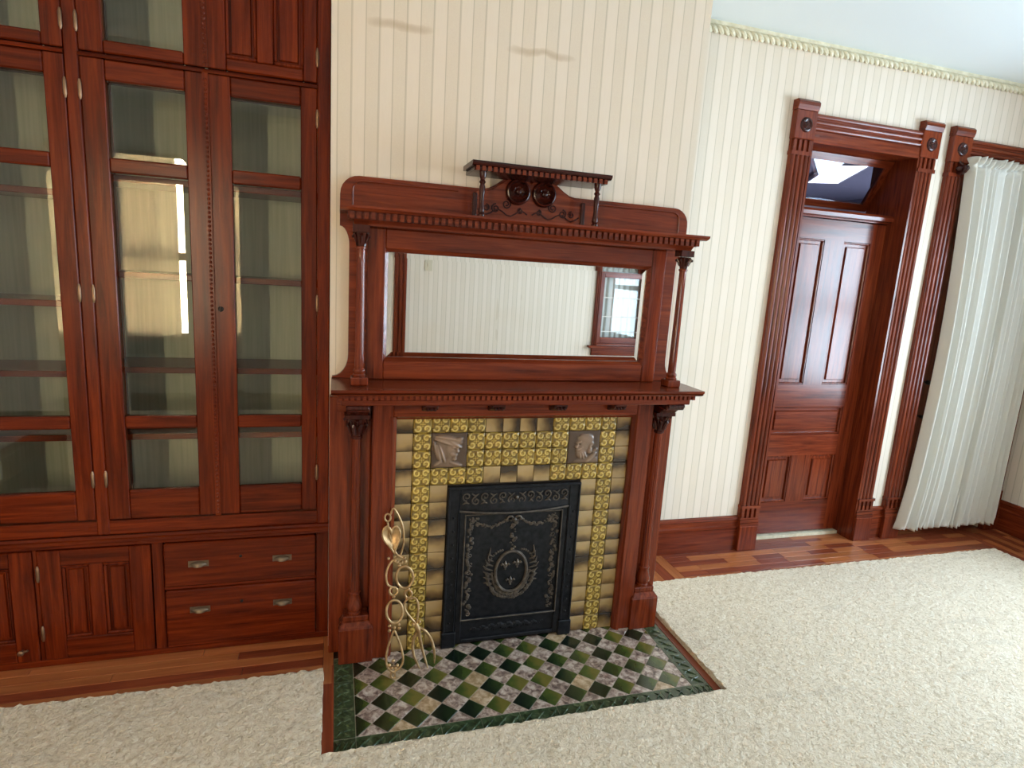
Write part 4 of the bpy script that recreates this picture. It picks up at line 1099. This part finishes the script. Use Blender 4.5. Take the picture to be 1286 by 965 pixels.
ov = [(.073 * math.cos(t), YP - .003, .342 + .098 * math.sin(t)) for t in [2 * math.pi * i / 40 for i in range(40)]]
md_ = ii('medallion_ring', MB().tube(ov, .0075, 8, closed=True), 'iron_rubbed', smooth=True, par=pn)
m = MB()
for i in range(40):                                        # wreath and sprays hugging the ring
    t = math.pi * (1.02 + .96 * i / 39)
    for k in range(2):
        rr = 1.18 + .18 * k + rnd.uniform(-.04, .04)
        m.ball((.073 * rr * math.cos(t) * (1.12 if k else 1), YP, .342 + .098 * rr * math.sin(t) * .98), rnd.uniform(.005, .010), 6, (1.1, .6, 1))
for s in (-1, 1):
    for i in range(7):
        a = math.radians(100 + 14 * i); z0 = .285 + .022 * i
        m.tube([(s * (.085), YP, z0), (s * (.105 + .004 * (3 - abs(i - 3))), YP - .004, z0 + .012), (s * (.124 + .006 * (3 - abs(i - 3)) - .004 * i), YP, z0 + .008 + .006 * i)], [.003, .006, .002], 5)
    for i in range(8): m.ball((s * (.045 + .010 * i), YP, .445 - .004 * i * i * .35), .006, 6, (1, .6, 1))
ii('medallion_wreath', m, 'iron_rubbed', smooth=True, par=pn, kind='stuff')
def fleur(cx, cz, k):
    m = MB()
    m.tube([(cx, YP - .002, cz - k), (cx, YP - .003, cz - .2 * k), (cx, YP - .004, cz + .4 * k), (cx, YP - .002, cz + 1.1 * k)], [.22 * k, .16 * k, .36 * k, .05 * k], 6)
    for s in (-1, 1): m.tube([(cx, YP - .002, cz - .3 * k), (cx + s * .35 * k, YP - .003, cz + .1 * k), (cx + s * .75 * k, YP - .003, cz + .45 * k), (cx + s * .95 * k, YP - .002, cz + .15 * k), (cx + s * .8 * k, YP - .002, cz - .05 * k)], [.12 * k, .2 * k, .24 * k, .2 * k, .1 * k], 6)
    m.tube([(cx - .4 * k, YP - .004, cz - .3 * k), (cx + .4 * k, YP - .004, cz - .3 * k)], .13 * k, 6)
    return m
for (cx, cz) in ((-.028, .372), (.028, .378), (0, .296)): ii('fleur_de_lis', fleur(cx, cz, .020), 'iron_rubbed', smooth=True, par=pn)

# ------------------------------------------------------------------ hearth
he = empty('hearth', (0, -.27, -.013), 'tiled hearth with green and mottled pink diamonds and a green border', 'hearth')
build(B(-.762, .762, -.536, .005, -.0135, -.0012), 'hearth_bed', 'grout', he)
def clip(poly, x0, x1, y0, y1):
    for ax, lim, sg in ((0, x0, 1), (0, x1, -1), (1, y0, 1), (1, y1, -1)):
        out_ = []
        for i in range(len(poly)):
            p, q_ = poly[i], poly[(i + 1) % len(poly)]
            dp, dq = sg * (p[ax] - lim), sg * (q_[ax] - lim)
            if dp >= 0: out_.append(p)
            if dp * dq < 0:
                t = dp / (dp - dq); out_.append((p[0] + (q_[0] - p[0]) * t, p[1] + (q_[1] - p[1]) * t))
        poly = out_
        if len(poly) < 3: return []
    return poly
HX0, HX1, HY0, HY1 = -.685, .685, -.458, .004
hd = .1078 / 2; g_ = .0018
whole = {}
for row in range(-1, 10):
    yc = -.458 + row * hd
    for k in range(-8, 9):
        xc = .020 + (k - .5) * 2 * hd + (hd if row % 2 == 0 else 0)
        green = row % 2 == 1
        D0 = hd - g_
        pol = [(xc - D0, yc), (xc, yc - D0), (xc + D0, yc), (xc, yc + D0)]
        c = clip(pol, HX0 + g_ / 2, HX1 - g_ / 2, HY0 + g_ / 2, HY1)
        if len(c) < 3: continue
        ar = abs(sum(c[i][0] * c[(i + 1) % len(c)][1] - c[(i + 1) % len(c)][0] * c[i][1] for i in range(len(c)))) / 2
        if ar < 1.2e-4: continue
        nm, mat = ('green_tile', 'glaze_green') if green else ('mottled_tile', 'glaze_pink')
        if abs(ar - 2 * D0 * D0) < 1e-6:
            if nm not in whole:
                me, _ = MB().prism([(x - xc, y - yc) for x, y in c], 'z', -.004, 0).mesh(nm, .0008, origin=False); whole[nm] = me
            link(nm, whole[nm], (xc, yc, 0), mat, he)
        else: build(MB().prism(c, 'z', -.004, 0), nm, mat, he, bevel=.0006)
# leaf-moulded border tiles
def border_tile(L, Wd):
    m = B(-L / 2 + .001, L / 2 - .001, -Wd / 2 + .001, Wd / 2 - .001, -.004, 0)
    for i in range(3):
        x = -L / 2 + L * (i + .5) / 3
        m.tube([(x - L * .15, -Wd * .28, 0), (x - L * .05, -Wd * .05, .001), (x + L * .06, Wd * .12, .001), (x + L * .14, Wd * .30, 0)], [.002, .0055, .006, .002], 6, flat=.55)
        m.tube([(x - L * .05, Wd * .34, 0), (x + L * .02, Wd * .2, .0008), (x + L * .10, -Wd * .30, 0)], [.0015, .004, .0015], 5, flat=.5)
    me, _ = m.mesh('border_tile', 0, origin=False); return me
BT = {}
def btile(x, y, L, rot):
    key = round(L, 3)
    if key not in BT: BT[key] = border_tile(L, .0762)
    o = link('border_tile', BT[key], (x, y, 0), 'glaze_border', he); o.rotation_euler.z = rot
for i in range(9): btile(-.6096 + .1524 * i, -.4975, .1524, 0)
for s in (-1, 1):
    btile(s * (.6858 + .0381), -.4975, .0762, 0)
    for i in range(3): btile(s * (.6858 + .0381), -.4585 + .0762 + .1524 * i, .1524, math.pi / 2)
for s in (-1, 1): build(B(*sorted((s * .770, s * .763)), -.545, -.04, -.0135, .001), 'edging', 'plank_red_y', he)

# ------------------------------------------------------------------ brass spoon and fork leaning on the surround
def zp(x, y): return 460 + x / 3.86, 610 + y / 3.86
class Flat:
    """draw ornament on a leaning plane; points given as photo pixels of the crop, distances in metres"""
    def __init__(s, y0, k): s.y0, s.k = y0, k; s.m = MB(); s.nrm = Vector((0, -1, k)).normalized()
    def p(s, x, y, off=0): return px_plane(*zp(x, y), s.y0, s.k) + s.nrm * off
    def line(s, pts, r, seg=8, closed=False, sub=6):
        P = [s.p(*q) for q in pts]
        n = len(P); out_ = []
        rng = range(n) if closed else range(n - 1)
        R = r if isinstance(r, list) else None; RR = []
        for i in rng:
            p0 = P[i - 1] if (closed or i > 0) else P[i]; p1 = P[i]; p2 = P[(i + 1) % n]; p3 = P[(i + 2) % n] if (closed or i + 2 < n) else P[(i + 1) % n]
            for j in range(sub):
                t = j / sub
                out_.append(.5 * ((2 * p1) + (p2 - p0) * t + (2 * p0 - 5 * p1 + 4 * p2 - p3) * t * t + (3 * p1 - p0 - 3 * p2 + p3) * t ** 3))
                if R: RR.append(R[i] + (R[(i + 1) % n] - R[i]) * t)
        if not closed: out_.append(P[-1]); RR.append(R[-1] if R else 0)
        s.m.tube(out_, RR if R else r, seg, closed); return s
    def ring(s, cx, cy, rx, ry, r): 
        return s.line([(cx + rx * math.cos(t), cy + ry * math.sin(t)) for t in [2 * math.pi * i / 12 for i in range(12)]], r, closed=True, sub=3)
    def bead(s, x, y, r): s.m.ball(s.p(x, y), r, 10); return s
sp = Flat(-.175, .178)
spoon = empty('serving_spoon', sp.p(132, 938), 'ornate brass spoon with heart-shaped bowl, bowl upwards, leaning on the surround', 'spoon')
sp.ring(130, 918, 11, 16, .0038)
for x, y in ((112, 872), (150, 872), (131, 850), (122, 886), (140, 886)): sp.bead(x, y, .0075)
sp.line([(131, 906), (106, 886), (96, 845), (104, 790), (122, 735), (135, 706), (150, 735), (170, 790), (178, 845), (166, 880), (131, 906)], .0048)
for x, y in ((112, 704), (135, 690), (160, 692), (112, 680), (158, 676)): sp.bead(x, y, .007)
sp.ring(137, 612, 40, 56, .0055); sp.ring(132, 513, 19, 20, .0045); sp.bead(133, 540, .007); sp.bead(128, 558, .005); sp.bead(144, 556, .005)
sp.line([(128, 494), (104, 480), (96, 440), (104, 400), (126, 366), (150, 352)], .0045)
sp.bead(108, 354, .006); sp.bead(140, 366, .0075); sp.bead(160, 378, .0065); sp.bead(184, 352, .0075)
build(sp.m, 'handle', 'brass', spoon, smooth=True, ang=60)
# heart bowl: concave shell inside a rim
hb = []
for i in range(40):
    t = 2 * math.pi * i / 40; x = 16 * math.sin(t) ** 3; y = 13 * math.cos(t) - 5 * math.cos(2 * t) - 2 * math.cos(3 * t) - math.cos(4 * t)
    hb.append((122 + x * 2.7 + (0 if y > 0 else -y * .9), 255 - y * 4.7))
m = MB(); rings = 6; bw = Flat(-.175, .178)
for j in range(rings + 1):
    q_ = j / rings
    for (x, y) in hb: m.v.append(tuple(bw.p(122 + (x - 122) * q_, 250 + (y - 250) * q_, -.012 * (1 - q_ * q_))))
n = 40
for j in range(rings):
    for i in range(n): m.f.append((j * n + i, j * n + (i + 1) % n, (j + 1) * n + (i + 1) % n, (j + 1) * n + i))
bowl = build(m, 'bowl', 'brass', spoon, smooth=True, ang=80)
md = bowl.modifiers.new('thickness', 'SOLIDIFY'); md.thickness = .0025; md.offset = 0
rim = Flat(-.175, .178); rim.line(hb[::2], .0042, closed=True, sub=2)
rim.line([(122, 228), (112, 205), (98, 200), (92, 216)], .003); rim.line([(122, 228), (134, 202), (150, 198), (154, 216)], .003)
rim.line([(150, 335), (165, 345), (182, 352)], .0045)
build(rim.m, 'bowl_rim', 'brass', spoon, smooth=True, ang=60)
fk = Flat(-.132, .120)
fork = empty('serving_fork', (fk.p(285, 888).x, fk.p(285, 888).y, 0), 'ornate brass fork with three tines, tines down, leaning on the surround', 'fork')
fk.ring(104, 156, 14, 18, .0038)
fk.line([(118, 140), (132, 112), (158, 150), (178, 205), (182, 270), (172, 320), (160, 352)], .0045)
fk.line([(104, 178), (112, 240), (135, 310), (158, 350)], .0042)
for x, y in ((150, 372), (172, 372), (190, 368), (160, 388)): fk.bead(x, y, .0075)
fk.ring(186, 445, 41, 52, .0055); fk.ring(204, 526, 17, 18, .0045); fk.bead(205, 503, .007); fk.bead(192, 545, .0055); fk.bead(218, 548, .0055)
fk.line([(206, 548), (186, 568), (188, 602), (214, 640), (240, 668)], .0045); fk.line([(206, 548), (238, 548), (252, 580), (250, 630), (242, 668)], .0045)
fk.bead(228, 674, .007); fk.bead(258, 662, .007)
build(fk.m, 'handle', 'brass', fork, smooth=True, ang=60)
tn = Flat(-.132, .120)
tn.line([(240, 668), (252, 700), (256, 730)], [.008, .011, .009])
tn.line([(250, 705), (228, 750), (228, 810), (246, 860), (262, 892)], [.007, .0065, .006, .005, .0025])
tn.line([(256, 715), (266, 770), (282, 830), (298, 886)], [.008, .0065, .0055, .0025])
tn.line([(252, 690), (286, 706), (316, 750), (330, 810), (330, 862)], [.007, .007, .0065, .0055, .0025])
build(tn.m, 'tines', 'brass', fork, smooth=True, ang=60)
